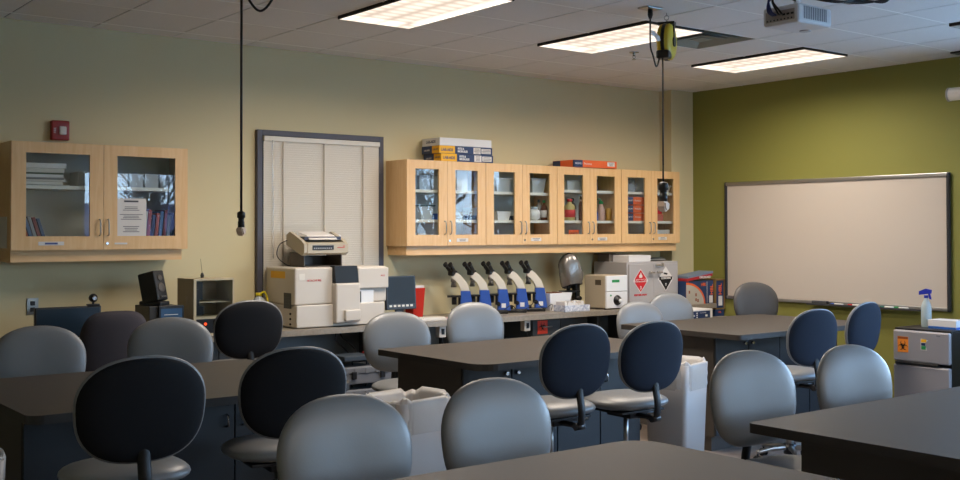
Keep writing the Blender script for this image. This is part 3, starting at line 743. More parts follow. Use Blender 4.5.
# ------------------------------------------------------------------ counter things, left to right
# flat screen with webcam
t = Thing('monitor', 'dark flat monitor with a webcam perched on top', 'monitor', (2.28, 7.55, CT))
b = NB(); bx(b, 2.062, 2.50, 7.50, 7.535, 1.16-.30+.02, 1.16, .006) if 0 else bx(b, 2.062, 2.50, 7.50, 7.535, .95, 1.16, .006); t.w('housing', b, BLACK)
b = NB(); bx(b, 2.075, 2.487, 7.4985, 7.50, .965, 1.147); t.w('screen', b, mat('dark_blue_screen', '#22303c', .2))
b = NB(); bx(b, 2.18, 2.38, 7.48, 7.66, CT, CT+.012, .003); bx(b, 2.25, 2.31, 7.535, 7.56, CT+.012, 1.05); t.w('stand', b, BLACK)
t = Thing('webcam', 'round black webcam on top of the left monitor', 'webcam', (2.45, 7.52, 1.16))
b = NB(); bx(b, 2.41, 2.49, 7.495, 7.54, 1.161, 1.172, .003); cyl(b, (2.45, 7.517, 1.17), (2.45, 7.517, 1.19), .008); t.w('clip', b, BLACK)
b = NB(); bmesh.ops.create_uvsphere(b, u_segments=20, v_segments=12, radius=.03, matrix=Matrix.Translation((2.45, 7.517, 1.212)))
for f in b.faces: f.smooth = True
t.w('ball', b, BLACK)
b = NB(); cyl(b, (2.45, 7.492, 1.212), (2.45, 7.484, 1.212), .014); t.w('lens', b, CHROME)
# tiny monitor / control box and speakers on it
t = Thing('control_box', 'dark desktop box with a lit display under the speaker', 'box', (2.84, 7.5, CT))
b = NB(); bx(b, 2.80, 3.03, 7.40, 7.68, CT, 1.142, .004); t.w('case', b, mat('dark_olive_plastic', '#2d2a26', .5))
b = NB(); bx(b, 2.86, 3.045, 7.38, 7.40, 1.02, 1.146, .004); bz = t.w('bezel', b, BLACK)
b = NB(); bx(b, 2.875, 3.03, 7.3785, 7.38, 1.03, 1.125); t.w('display', b, mat('display_blue', '#35506e', .2, emit=.15))
b = NB(); bx(b, 2.88, 3.02, 7.378, 7.3785, 1.05, 1.056); bx(b, 2.90, 3.0, 7.378, 7.3785, 1.08, 1.084); t.w('display_line', b, WHITE)
def speaker(x, y, rz, label, tilt):
    t = Thing('speaker', label, 'speaker', (x, y, 1.143), rz)
    m4 = Matrix.Translation((0, 0, .03)) @ Matrix.Rotation(R(tilt), 4, 'X')
    b = NB(); bx(b, -.056, .056, -.045, .10, 0, .215, .01); t.p('cabinet', xf(b, m4), BLACK)
    b = NB()
    for z, r_ in ((.16, .024), (.09, .036)):
        lathe(b, [(r_, 0), (r_*.9, .006), (r_*.4, .002), (.001, .004)], 20, (0, -.045, z), axis='Y')
    t.p('driver', xf(b, m4), mat('driver_grey', '#4a433c', .5))
    b = NB()
    for xx in (-.02, 0, .02): cyl(b, (xx, -.045, .025), (xx, -.055, .025), .006)
    t.p('dial', xf(b, m4), STEEL)
    b = NB(); bx(b, -.054, .05, -.06, .13, 0, .03, .008); t.p('foot', b, BLACK)
speaker(2.905, 7.50, R(30), 'black desktop speaker leaning back on the dark control box', -13)
# glass-fronted incubator
t = Thing('incubator', 'taupe glass-fronted incubator with an antenna on the worktop', 'incubator', (3.25, 7.6, CT))
x0, x1, y0, y1, z0, z1 = 3.125, 3.435, 7.40, 7.70, CT, 1.325
b = NB()
bx(b, x0, x0+.02, y0, y1, z0, z1); bx(b, x1-.01, x1, y0, y1, z0, z1); bx(b, x0+.02, x1-.01, y0, y1, z1-.012, z1)
bx(b, x0+.02, x1-.01, y1-.01, y1, z0, z1-.012); bx(b, x0+.02, x1-.01, y0, y1-.01, z0, z0+.015); bx(b, x0+.02, x1-.01, y0+.01, y1-.01, 1.035, 1.05); bx(b, x0+.02, x1-.01, y0+.05, y1-.01, 1.15, 1.157)
t.w('body', b, TAUPE)
b = NB(); bx(b, x0+.02, x1-.01, y0+.002, y0+.008, 1.05, z1-.012); t.w('glass_door', b, GLASS)
b = NB(); bx(b, x0+.02, x1-.01, y0+.004, y0+.014, z0+.015, 1.035); t.w('control_panel', b, BLACK)
b = NB(); lathe(b, [(.018, 0), (.016, .02), (.001, .022)], 16, (3.30, y0+.004, 1.015), axis='Y'); t.w('dial', b, CHROME)
b = NB(); cyl(b, (3.215, y0+.004, 1.0), (3.215, y0-.002, 1.0), .01); t.w('indicator', b, mat('indicator_red', '#ff4a1c', .4, emit=1.2))
b = NB(); bx(b, x0+.03, x0+.055, y0+.03, y0+.06, 1.10, 1.25); bx(b, x0+.03, x0+.12, y0+.1, y0+.2, 1.06, 1.12); bx(b, x0+.04, x0+.11, y0+.1, y0+.2, 1.17, 1.30); t.w('inner_rack', b, BLACKM)
b = NB(); lathe(b, [(.012, 0), (.014, .02), (.008, .035), (.002, .04)], 12, (3.275, 7.6, z1)); tube(b, [(3.275, 7.6, z1+.03), (3.262, 7.6, z1+.14)], .0015, 6); t.w('thermometer', b, BLACK)
b = NB(); bx(b, x0-.002, x0, 7.5, 7.54, 1.14, 1.2); t.w('badge', b, BEIGE2)
# jug
t = Thing('wash_jug', 'frosted jug with a yellow handle collar beside the window', 'jug', (3.86, 7.86, CT))
b = NB(); lathe(b, [(.055, 0), (.06, .01), (.06, .17), (.045, .21), (.02, .235), (.02, .25)], 18); t.p('body', b, PWH)
b = NB(); tube(b, curve_pts([(.0, -.02, .255), (.03, -.03, .27), (.055, -.03, .23), (.06, -.04, .17)], 5), .008); cyl(b, (0, 0, .24), (0, 0, .265), .026); t.p('handle', b, mat('bright_yellow_plastic', '#d8c41e', .4))
b = NB(); bx(b, -.012, .012, -.064, -.059, .09, .125); t.p('hazard_mark', b, REDS)

# analyser
AX0, AX1, AY0, AY1 = 3.955, 4.785, 7.44, 7.93
t = Thing('chemistry_analyser', 'big beige bench analyser with a dark display hood', 'analyser', (4.4, 7.65, CT))
b = NB()
bx(b, AX0, AX1, AY0, AY1, 1.10, 1.385, .012, mi=0)
bx(b, AX0+.005, AX1-.03, AY0-.02, AY1, .925, 1.097, .008)
for x in (AX0+.1, AX1-.15):
    for y in (AY0+.06, AY1-.08): cyl(b, (x, y, CT), (x, y, .93), .02)
t.w('body', b, [BEIGE])
b = NB(); bx(b, 4.275, 4.495, AY0-.075, AY0+.02, .95, 1.26, .012); t.w('front_column', b, BEIGE)
b = NB(); bx(b, 4.345, 4.485, AY0-.10, AY0-.07, .965, 1.05, .008); t.w('latch_cover', b, BEIGE)
b = NB(); prism(b, [(AY0-.06, 1.262), (AY0+.03, 1.262), (AY0+.03, 1.394), (AY0-.035, 1.394)], 4.282, 4.488, 'YZ'); t.w('display_hood', b, SCREEN)
b = NB(); bx(b, 4.50, 4.655, AY0-.012, AY0-.001, 1.0, 1.20, .003); t.w('sample_bay', b, WHITE)
b = NB(); bx(b, 4.515, 4.535, AY0-.018, AY0-.012, 1.10, 1.19); t.w('probe', b, BLACK)
b = NB(); bx(b, 4.50, AX1+.002, AY0-.03, AY0-.001, 1.21, 1.375, .008); t.w('lid', b, BEIGE)
b = NB(); bx(b, 3.99, 4.04, AY0-.002, AY0-.0005, 1.29, 1.34); text('HITACHI 902', .022, (4.12, AY0-.002, 1.285), REDS, t.o, t.L); t.w('badge', b, CREAM)
text('ACE', .02, (4.73, AY0-.031, 1.31), REDS, t.o, t.L)
b = NB(); bx(b, AX0-.002, AX0, 7.50, 7.62, 1.07, 1.19); 
for k in range(5): bx(b, AX0-.004, AX0-.002, 7.505, 7.615, 1.08+k*.022, 1.088+k*.022)
for z in (.95, .99, 1.03): cyl(b, (AX0+.006, 7.52, z), (AX0-.003, 7.52, z), .008)
t.w('fan_grille', b, BLACK)
b = NB(); bx(b, AX0-.002, AX0, 7.60, 7.84, 1.30, 1.355); lines(b, AX0, AX0, 1.3, 1.35, 7.6, 0); t.w('warning_sticker', b, YEL)
# printer on the analyser
t = Thing('dot_matrix_printer', 'beige dot matrix printer on a dark stand, atop the analyser', 'printer', (4.30, 7.68, 1.387))
b = NB()
prism(b, [(7.56, 1.50), (7.56, 1.565), (7.62, 1.60), (7.80, 1.665), (7.86, 1.64), (7.86, 1.56), (7.60, 1.475)], 4.10, 4.13, 'YZ'); prism(b, [(7.56, 1.50), (7.56, 1.565), (7.62, 1.60), (7.80, 1.665), (7.86, 1.64), (7.86, 1.56), (7.60, 1.475)], 4.47, 4.50, 'YZ')
prism(b, [(7.555, 1.495), (7.555, 1.57), (7.60, 1.58), (7.84, 1.60), (7.84, 1.56), (7.60, 1.48)], 4.13, 4.47, 'YZ'); t.w('body', b, BEIGE2)
b = NB(); bx(b, 4.135, 4.465, 7.62, 7.82, 1.60, 1.625); t.w('platen', b, mat('dark_violet_plastic', '#383848', .4))
b = NB(); prism(b, [(7.60, 1.598), (7.66, 1.632), (7.82, 1.662), (7.82, 1.666), (7.655, 1.637), (7.595, 1.602)], 4.17, 4.42, 'YZ'); t.w('paper_sheet', b, PAPER)
b = NB(); bx(b, 4.17, 4.36, 7.552, 7.556, 1.52, 1.556); t.w('key_panel', b, BLACK)
b = NB()
for k in range(10): bx(b, 4.18+k*.017, 4.19+k*.017, 7.55, 7.552, 1.528, 1.538)
t.w('buttons', b, GREYC)
b = NB(); bx(b, 4.395, 4.46, 7.553, 7.5555, 1.535, 1.54); bx(b, 4.45, 4.46, 7.5525, 7.5555, 1.545, 1.552); t.w('badge', b, REDS)
b = NB(); cyl(b, (4.50, 7.74, 1.62), (4.525, 7.74, 1.62), .02); t.w('paper_knob', b, WHITE)
b = NB(); bx(b, 4.12, 4.128, 7.60, 7.84, 1.387, 1.50); bx(b, 4.455, 4.463, 7.60, 7.84, 1.387, 1.50); bx(b, 4.12, 4.463, 7.60, 7.86, 1.387, 1.392); bx(b, 4.128, 4.455, 7.84, 7.85, 1.39, 1.47); t.w('stand', b, mat('smoked_plastic', '#4a4238', .3))
b = NB(); tube(b, curve_pts([(4.11, 7.84, 1.60), (4.04, 7.86, 1.56), (4.02, 7.86, 1.47), (4.10, 7.86, 1.40), (4.16, 7.87, 1.395)], 6), .004); t.w('cable', b, BLACK)

box_thing('paper_stack', 'white ring binder standing between the analyser and the monitor', 'binder', 4.80, 4.86, 7.60, 7.80, CT, 1.19, WCARD)
# second monitor
t = Thing('monitor', 'dark square monitor with bright buttons beside the analyser', 'monitor', (5.08, 7.7, CT))
b = NB(); bx(b, -.15, .15, -.018, .018, .085, .37, .005); m4 = Matrix.Translation((.02, 0, 0)) @ Matrix.Rotation(R(-4), 4, 'X'); t.p('housing', xf(b, m4), mat('graphite_plastic', '#2b2f36', .4))
b = NB(); bx(b, -.135, .135, -.0195, -.018, .135, .358); t.p('screen', xf(b, m4), SCREEN)
b = NB()
for k in range(6): bx(b, -.125+k*.042, -.10+k*.042, -.022, -.018, .108, .125)
t.p('buttons', xf(b, m4), CREAM)
b = NB(); bx(b, -.08, .12, -.07, .12, 0, .012, .003); bx(b, -.02, .06, .02, .04, .012, .2); t.p('stand', b, BLACK)
t = Thing('file_holder', 'red file box behind the square monitor', 'box', (5.38, 7.9, CT))
b = NB(); prism(b, [(5.32, CT), (5.42, CT), (5.445, 1.17), (5.32, 1.17)], 7.84, 7.96, 'XZ'); t.w('body', b, mat('matte_red_card', '#b0281c', .8, spec=.2))
b = NB(); bx(b, 5.325, 5.44, 7.85, 7.95, 1.17, 1.19); t.w('papers', b, PAPER)
t = Thing('keyboard', 'beige keyboard lying in front of the square monitor', 'keyboard', (5.2, 7.47, CT))
b = NB(); bx(b, 5.02, 5.36, 7.40, 7.53, CT, CT+.02, .004); t.w('case', b, BEIGE)
b = NB()
for i_ in range(13):
    for j_ in range(4): bx(b, 5.035+i_*.0245, 5.055+i_*.0245, 7.41+j_*.028, 7.433+j_*.028, CT+.02, CT+.029)
t.w('keys', b, CREAM)
box_thing('notepad', 'pink notepad beside the keyboard', 'notepad', 5.38, 5.54, 7.42, 7.52, CT, CT+.012, mat('pink_paper', '#d8b0b4', .7))

# microscopes
def microscope():
    t = Thing('microscope', '', 'microscope', (0, 0, 0), 0, 'blue and cream microscopes on the worktop')
    # local: faces -X, base centre at 0
    b = NB(); bx(b, -.10, .10, -.05, .05, 0, .035, .01); t.p('base', b, BLACK)
    b = NB(); prism(b, [(-.01, .03), (.125, .03), (.092, .22), (-.005, .22)], -.045, .045, 'XZ', bev=.008); t.p('column', b, BLUE)
    b = NB(); prism(b, [(.0, .22), (.086, .22), (.06, .29), (-.005, .36), (-.05, .385), (-.095, .365), (-.10, .335), (-.055, .32), (-.02, .29)], -.04, .04, 'XZ', bev=.008); t.p('arm', b, CREAM)
    b = NB(); bx(b, -.14, .0, -.052, .052, .165, .18, .003); t.p('stage', b, BLACKM)
    b = NB(); cyl(b, (-.07, 0, .10), (-.07, 0, .165), .025); bx(b, -.03, .02, -.02, .02, .08, .17); cyl(b, (-.0, -.055, .09), (-.0, .055, .09), .02); cyl(b, (-.07, 0, .035), (-.07, 0, .06), .03); t.p('condenser', b, BLACKM)
    b = NB(); cyl(b, (-.075, 0, .33), (-.08, 0, .30), .028)
    for a in (-20, 25, 80):
        dx, dy = math.sin(R(a))*.03, math.cos(R(a))*.03
        cyl(b, (-.08+dx*.4, dy*.4-.01, .305), (-.085+dx, dy-.01, .255), .011)
    t.p('nosepiece', b, STEEL)
    b = NB(); bx(b, -.13, -.05, -.035, .035, .355, .40, .012)
    for y in (-.03, .03):
        cyl(b, (-.09, y*.9, .385), (-.155, y*1.1, .450), .019, .018); cyl(b, (-.15, y*1.1, .445), (-.168, y*1.1, .460), .023)
    xf(b, Matrix.Translation((-.075, 0, 0)) @ Matrix.Rotation(R(48), 4, 'Z') @ Matrix.Translation((.075, 0, 0))); t.p('binocular_head', b, BLACK)
    b = NB(); bx(b, .03, .075, -.047, -.044, .055, .095); t.p('sticker', b, WCARD)
    for c in t.o.children: c.scale = (.88, 1, 1)
    return t.o
mi_lab = ['microscope nearest the keyboard, first of the five', 'microscope second from the keyboard', 'microscope in the middle of the five', 'microscope fourth from the keyboard', 'microscope nearest the white tub, cable wound round its base']
mx = [5.735, 5.945, 6.155, 6.375, 6.60]
m0 = microscope()
for k, x in enumerate(mx):
    o = m0 if k == 0 else dup(m0, (0, 0, 0))
    o.location = (x, 7.70, CT); o.rotation_euler = (0, 0, R([-36, -35, -34, -35, -34][k])); o['label'] = mi_lab[k]
b = NB(); tube(b, curve_pts([(5.92, 7.60, CT+.01), (6.0, 7.56, CT+.05), (6.09, 7.60, CT+.01), (6.2, 7.57, CT+.08), (6.3, 7.58, CT+.02), (6.4, 7.55, CT+.06), (6.5, 7.58, CT+.10), (6.6, 7.58, CT+.03), (6.68, 7.56, CT+.07), (6.69, 7.58, CT+.01)], 6), .004)
tag(obj('power_cable', b, BLACK), 'black cable looping across the bases of the microscopes', 'cable')

# tub, tray, covered microscope
t = tub('storage_tub', 'white tub of sundries between the microscopes and covered scope', 6.85, 7.72, CT, .28, .2, .165, WHITE)
b = NB()
for k in range(8): bx(b, -.1+k*.025, -.08+k*.025, -.06, .06, .05, .15+.01*(k % 3), rot=None)
t.p('contents', b, mat('brown_card', '#8a5f45', .7))
t = Thing('specimen_box', 'open white patterned box of paper slips near the worktop edge', 'box', (6.86, 7.5, CT))
b = NB()
for q in ((6.72, 7.03, 7.42, 7.425), (6.72, 7.03, 7.575, 7.58), (6.72, 6.725, 7.425, 7.575), (7.025, 7.03, 7.425, 7.575)): bx(b, *q, CT, CT+.06)
bx(b, 6.72, 7.03, 7.42, 7.58, CT, CT+.004)
t.w('carton', b, cells('blue_white_pattern', '#e6e8ec', '#8a97b4', 60))
b = NB()
for k in range(7): bx(b, 6.735+k*.035, 6.765+k*.035, 7.44, 7.56, CT+.01, CT+.07+random.uniform(0, .03), rot=Matrix.Rotation(R(random.uniform(-14, 14)), 3, 'Y'))
t.w('paper_slips', b, PAPER)
t = Thing('microscope', 'dark microscope under a silver-grey dust cover', 'microscope', (7.10, 7.75, CT))
b = NB(); bx(b, -.11, .10, -.07, .07, 0, .03, .01); bx(b, .03, .09, -.03, .03, .03, .26, .01); bx(b, -.11, .06, -.06, .06, .16, .175); cyl(b, (-.04, 0, .03), (-.04, 0, .16), .03); cyl(b, (.05, -.07, .1), (.05, .07, .1), .022); cyl(b, (-.04, 0, .18), (-.04, 0, .24), .02); t.p('stand', b, BLACKM)
b = NB(); N = 20; rings = []
for k in range(13):
    tt = k/12; z = .215+tt*.325; rr = (.10+.018*math.sin(tt*4.2))*(1-max(0, (tt-.62)/.38)**3.2)**.5 if tt < 1 else .004
    ring = []
    for j in range(N):
        a = j*2*math.pi/N; q = rr*(1+.13*math.sin(5*a+3*tt)+.08*math.sin(8*a+9*tt))
        ring.append(b.verts.new((math.cos(a)*q*1.0-.01+(tt-.5)*-.04, math.sin(a)*q*.8, z-.03*math.sin(a)*(1-tt))))
    rings.append(ring)
for k in range(12):
    for j in range(N): b.faces.new((rings[k][j], rings[k][(j+1) % N], rings[k+1][(j+1) % N], rings[k+1][j])).smooth = True
t.p('dust_cover', b, COVER)

# instrument with tan cover
t = Thing('bench_instrument', 'white-fronted instrument with a black dial and tan sides', 'instrument', (7.36, 7.6, CT))
b = NB(); bx(b, 7.225, 7.50, 7.42, 7.70, CT+.012, 1.243, .008); t.w('case', b, mat('tan_crinkled_cover', '#b0a38c', .6, bump=.8, bscale=12))
b = NB(); bx(b, 7.228, 7.505, 7.40, 7.42, CT+.012, 1.085, .004); bx(b, 7.228, 7.505, 7.40, 7.42, 1.09, 1.24, .004); t.w('front_panel', b, WHITE)
b = NB(); bx(b, 7.30, 7.40, 7.3985, 7.40, 1.175, 1.20); bx(b, 7.275, 7.295, 7.3985, 7.40, 1.045, 1.06); t.w('green_display', b, GREENP)
b = NB(); lathe(b, [(.05, 0), (.045, .012), (.02, .014), (.018, .03), (.001, .032)], 24, (7.37, 7.40, 1.005), axis='Y'); t.w('dial', b, BLACK)
b = NB(); lathe(b, [(.02, 0), (.018, .012), (.001, .014)], 20, (7.38, 7.37, 1.0), axis='Y'); t.w('dial_hub', b, WHITE)
b = NB(); bx(b, 7.2235, 7.225, 7.47, 7.55, 1.15, 1.20); t.w('side_mark', b, mat('dark_brown_print', '#4c4334', .6))
b = NB()
for x in (7.25, 7.47):
    for y in (7.44, 7.66): cyl(b, (x, y, CT), (x, y, CT+.014), .012)
t.w('foot', b, BLACK)

# flammables cabinet
FX0, FX1, FY0, FY1, FZ0, FZ1 = 7.60, 8.335, 7.50, 7.96, CT+.02, 1.36
t = Thing('safety_cabinet', 'grey steel safety cabinet with red and black hazard diamonds', 'cabinet', (7.97, 7.7, CT))
b = NB(); bx(b, FX0, FX1, FY0, FY1, FZ0, FZ1, .004)
for x in (FX0+.05, FX1-.05):
    for y in (FY0+.05, FY1-.05): bx(b, x-.02, x+.02, y-.02, y+.02, CT, FZ0)
t.w('body', b, GREYC)
fm = 7.965
for (a, c) in ((FX0+.02, fm-.002), (fm+.002, FX1-.02)):
    b = NB(); bx(b, a, c, FY0-.016, FY0-.001, FZ0+.02, FZ1-.02, .003); d = t.w('door', b, GREYC)
    hx = fm-.06 if a < fm-.1 else fm+.055
    b = NB(); cyl(b, (hx, FY0-.016, 1.255), (hx, FY0-.045, 1.255), .012); bx(b, hx-.04, hx+.04, FY0-.055, FY0-.04, 1.245, 1.262, .004); obj('handle', b, CHROME, d, t.L)
b = NB(); bx(b, fm+.02, fm+.10, FY0-.035, FY0-.016, 1.315, 1.335, .003); bx(b, fm+.11, fm+.135, FY0-.03, FY0-.016, 1.31, 1.345, .003); t.w('hasp', b, CHROME)
def diamond(cx, cz, r, y): return [(cx, cz-r), (cx+r*.9, cz), (cx, cz+r), (cx-r*.9, cz)]
t = decal('hazard_placard', 'red FLAMMABLE diamond placard on the safety cabinet', 'placard', diamond(7.775, 1.175, .118, 0), 7.483, '-Y', [PAPER])
b = NB(); prism(b, diamond(7.775, 1.175, .109, 0), 7.4812, 7.482, 'XZ'); t.w('diamond', b, REDS)
b = NB(); prism(b, [(7.68, 1.163), (7.87, 1.163), (7.87, 1.192), (7.68, 1.192)], 7.4802, 7.481, 'XZ'); prism(b, [(7.757, 1.205), (7.793, 1.205), (7.80, 1.222), (7.785, 1.24), (7.778, 1.26), (7.768, 1.24), (7.752, 1.225)], 7.4802, 7.481, 'XZ'); t.w('banner', b, PAPER)
text('FLAMMABLE', .03, (7.775, 7.4795, 1.178), REDS, t.o, t.L, bold=.0015); text('3', .045, (7.775, 7.4805, 1.105), PAPER, t.o, t.L, bold=.001); text('KEEP FIRE AWAY', .024, (7.775, 7.483, 1.035), REDS, t.o, t.L, bold=.0012)
t = decal('hazard_placard', 'black and white CORROSIVE diamond placard on the safety cabinet', 'placard', diamond(8.135, 1.185, .125, 0), 7.483, '-Y', [PAPER])
b = NB(); prism(b, [(8.135, 1.07), (8.225, 1.185), (8.045, 1.185)], 7.4812, 7.482, 'XZ'); prism(b, [(8.04, 1.175), (8.23, 1.175), (8.23, 1.207), (8.04, 1.207)], 7.4812, 7.482, 'XZ'); prism(b, [(8.10, 1.235), (8.15, 1.225), (8.165, 1.24), (8.115, 1.25)], 7.4812, 7.482, 'XZ'); t.w('diamond', b, BLK)
text('CORROSIVE', .026, (8.135, 7.4805, 1.191), PAPER, t.o, t.L, bold=.001); text('8', .042, (8.135, 7.4805, 1.125), PAPER, t.o, t.L, bold=.001)
box_thing('carton', 'flat white carton on top of the safety cabinet, at the front', 'box', 7.66, 7.97, 7.53, 7.75, 1.361, 1.425, WCARD)
box_thing('carton', 'grey-brown carton on the safety cabinet behind the white one', 'box', 7.62, 7.90, 7.76, 7.93, 1.361, 1.43, mat('grey_brown_card', '#6a625a', .7))
for k in range(3):
    b = NB(); bx(b, -.13, .13, -.09, .09, 0, .004+.003*k); xf(b, Matrix.Translation((8.14+.02*k, 7.68+.03*k, 1.363+.010*k)) @ Matrix.Rotation(R(12*k-8), 4, 'Z'))
    tag(obj('magazine', b, mat('magazine_%d' % k, ['#5a5654', '#9a9da0', '#3f4448'][k], .4)), ['brown magazine lowest', 'pale grey magazine in the middle', 'slate magazine uppermost'][k]+' of the loose pile on the safety cabinet', 'magazine', 'magazines on the safety cabinet')
b = NB(); bx(b, -.1, .1, -.08, .08, 0, .01, rot=None); xf(b, Matrix.Translation((7.66, 7.86, 1.431)) @ Matrix.Rotation(R(25), 4, 'Z'))
tag(obj('magazine', b, mat('magazine_dark', '#4b4038', .5)), 'dark brochure overhanging the left end of the safety cabinet', 'magazine', 'magazines on the safety cabinet')

# white instrument on the low bench
t = Thing('power_supply', 'low white instrument with a navy control panel on the low bench', 'instrument', (8.0, 7.15, .78))
b = NB(); bx(b, 7.72, 8.30, 7.02, 7.32, .79, .905, .006)
for x in (7.76, 8.26): bx(b, x-.015, x+.015, 7.05, 7.29, .78, .79)
t.w('case', b, WHITE)
b = NB(); bx(b, 7.80, 8.26, 7.018, 7.02, .808, .888); t.w('control_panel', b, NAVY)
b = NB()
for k in range(4): bx(b, 7.93+k*.03, 7.945+k*.03, 7.0165, 7.018, .838, .853)
for k in range(3): bx(b, 8.06, 8.075, 7.0165, 7.018, .823+k*.02, .835+k*.02)
t.w('buttons', b, WHITE)
b = NB(); bx(b, 8.19, 8.22, 7.0165, 7.018, .833, .851); t.w('switch', b, WHITE)
b = NB(); bx(b, 8.11, 8.20, 7.0165, 7.018, .868, .871); t.w('lettering', b, WHITE)
# glove / kit cartons
t = Thing('glassware_carton', 'blue carton with an orange arc picture, in the corner', 'box', (8.5, 7.44, CT))
b = NB(); bx(b, 8.34, 8.76, 7.40, 7.60, CT+.001, 1.155, .002); t.w('carton', b, NAVY)
def arc_poly(cx, cz, r, a0, a1, n=16): return [(cx+math.cos(R(a0+(a1-a0)*k/n))*r, cz+math.sin(R(a0+(a1-a0)*k/n))*r) for k in range(n+1)]
b = NB(); prism(b, [(8.345, .92)]+[(8.345+(p[0])*1.0, .92+p[1]) for p in [(math.cos(R(a))*.29, math.sin(R(a))*.222) for a in range(0, 91, 6)]], 7.3985, 7.3995, 'XZ'); t.w('orange_arc', b, ORG)
b = NB(); prism(b, [(8.345, .92)]+[(8.345+math.cos(R(a))*.265, .92+math.sin(R(a))*.20) for a in range(0, 91, 6)], 7.3975, 7.3985, 'XZ'); t.w('picture', b, mat('pale_photo', '#b4b1a8', .5, vary=.15, vscale=8))
b = NB()
for (x, z) in ((8.48, 1.0), (8.51, .94), (8.38, 1.03), (8.48, .95)): bx(b, x, x+.02, 7.396, 7.3975, z, z+.03)
t.w('picture_detail', b, mat('picture_brown', '#8a4a30', .5))
text('HBL', .045, (8.61, 7.3995, 1.115), ORG, t.o, t.L, bold=.0015)
text('HBL', .06, (8.735, 7.3995, 1.06), ORG, t.o, t.L, spin=R(90), bold=.0015)
b = NB(); bx(b, 8.695, 8.75, 7.399, 7.3999, .925, 1.0); bx(b, 8.66, 8.665, 7.399, 7.3999, .925, 1.145); t.w('white_panel', b, PAPER)
t = Thing('carton', 'blue carton at the foot of the corner stack', 'box', (8.85, 7.5, .78)); b = NB(); bx(b, 8.785, 8.93, 7.40, 7.66, .781, .85, .002); t.w('carton', b, NAVY)
text('HBL', .03, (8.86, 7.3995, .82), ORG, t.o, t.L)
t = Thing('carton', 'upright blue carton sleeved in brown cardboard, nearest the whiteboard', 'box', (8.88, 7.5, .851))
b = NB(); bx(b, 8.785, 8.797, 7.39, 7.66, .852, 1.165); bx(b, 8.923, 8.935, 7.39, 7.66, .852, 1.165); bx(b, 8.797, 8.923, 7.39, 7.66, .852, .865); bx(b, 8.797, 8.923, 7.39, 7.66, 1.15, 1.165); bx(b, 8.797, 8.923, 7.65, 7.66, .865, 1.15); t.w('sleeve', b, mat('brown_cardboard', '#7d6238', .8))
b = NB(); bx(b, 8.80, 8.92, 7.40, 7.64, .867, 1.148, .001); t.w('inner_box', b, NAVY)
text('HBL', .065, (8.87, 7.3995, 1.06), ORG, t.o, t.L, spin=R(90), bold=.0015)
b = NB(); bx(b, 8.84, 8.90, 7.3985, 7.3998, .89, .99); t.w('white_panel', b, PAPER)
def slanted(name, lab, x0, x1, z0, h, ang, m, txt=None, tm=None):
    t = Thing(name, lab, 'box', ((x0+x1)/2, 7.44, z0))
    b = NB(); bx(b, x0-t.L.x, x1-t.L.x, -.05, .14, 0, h, .001); m4 = Matrix.Rotation(R(ang), 4, 'Y'); t.p('carton', xf(b, m4), m)
    if txt:
        o = text(txt, .03, (.08, -.0515, h*.5), tm, t.o, bold=.001)
slanted('game_box', 'red and black flat box tilted on the arc-picture carton', 8.345, 8.74, 1.178, .026, -7, [mat('dark_red_card', '#a82028', .5)], 'DIVE BOARD', PAPER)
slanted('game_box', 'grey-blue flat box topping the corner stack', 8.36, 8.75, 1.2065, .022, -7, [mat('slate_blue_card', '#6f7f94', .5)])

# under-counter: toolboxes
def tool_case(x, y, z, w_, h, label, rz=0):
    t = Thing('tool_case', label, 'case', (x, y, z), rz, 'grey plastic cases stacked under the worktop')
    g = mat('grey_case_plastic', '#6d7076', .4)
    b = NB(); bx(b, -w_/2, w_/2, -.14, .14, 0, h*.6, .008); t.p('body', b, g)
    b = NB(); bx(b, -w_/2-.006, w_/2+.006, -.146, .146, h*.6, h, .01)
    for k in range(5): bx(b, -w_/2+.02+k*w_/5, -w_/2+.05+k*w_/5, -.15, -.14, h*.62, h*.95)
    t.p('lid', b, g)
    for s in (-1, 1):
        b = NB(); bx(b, s*w_*.27-.02, s*w_*.27+.02, -.158, -.14, h*.3, h*.75, .004); t.p('latch', b, BLACK)
    b = NB(); tube(b, curve_pts([(-.06, 0, h), (-.055, 0, h+.03), (.055, 0, h+.03), (.06, 0, h)], 4), .006); t.p('handle', b, BLACK)
# low shelf for them
t = Thing('low_shelf', 'low dark shelf under the worktop beneath the plastic cases', 'shelf', (4.5, 7.5, 0))
b = NB(); bx(b, 4.10, 4.78, 7.15, 7.43, .27, .29); bx(b, 4.10, 4.12, 7.15, 7.43, 0, .27); bx(b, 4.76, 4.78, 7.15, 7.43, 0, .27); t.w('frame', b, BLACKM)
tool_case(4.44, 7.30, .291, .50, .16, 'grey plastic case at the bottom of the pile under the worktop')
tool_case(4.45, 7.31, .493, .46, .13, 'grey plastic case second from the bottom under the worktop', R(-3))
t = Thing('cable_tray', 'dark bundle tray with a red cap on the case pile', 'tray', (4.4, 7.31, .668))
b = NB(); bx(b, 4.25, 4.50, 7.20, 7.42, .668, .706, .005); t.w('tray', b, mat('dark_slate_plastic', '#343e48', .5))
b = NB(); bx(b, 4.51, 4.62, 7.22, 7.38, .668, .716, .01); t.w('red_cap', b, REDP)
b = NB(); tube(b, curve_pts([(4.38, 7.55, CT-.05), (4.38, 7.55, .80), (4.44, 7.5, .72), (4.42, 7.40, .70)], 6), .006); tube(b, curve_pts([(4.42, 7.56, CT-.05), (4.43, 7.54, .82), (4.50, 7.46, .73), (4.46, 7.40, .70)], 6), .005)
tag(obj('power_cable', b, BLACK), 'pair of cables dropping from the worktop to the tray', 'cable')

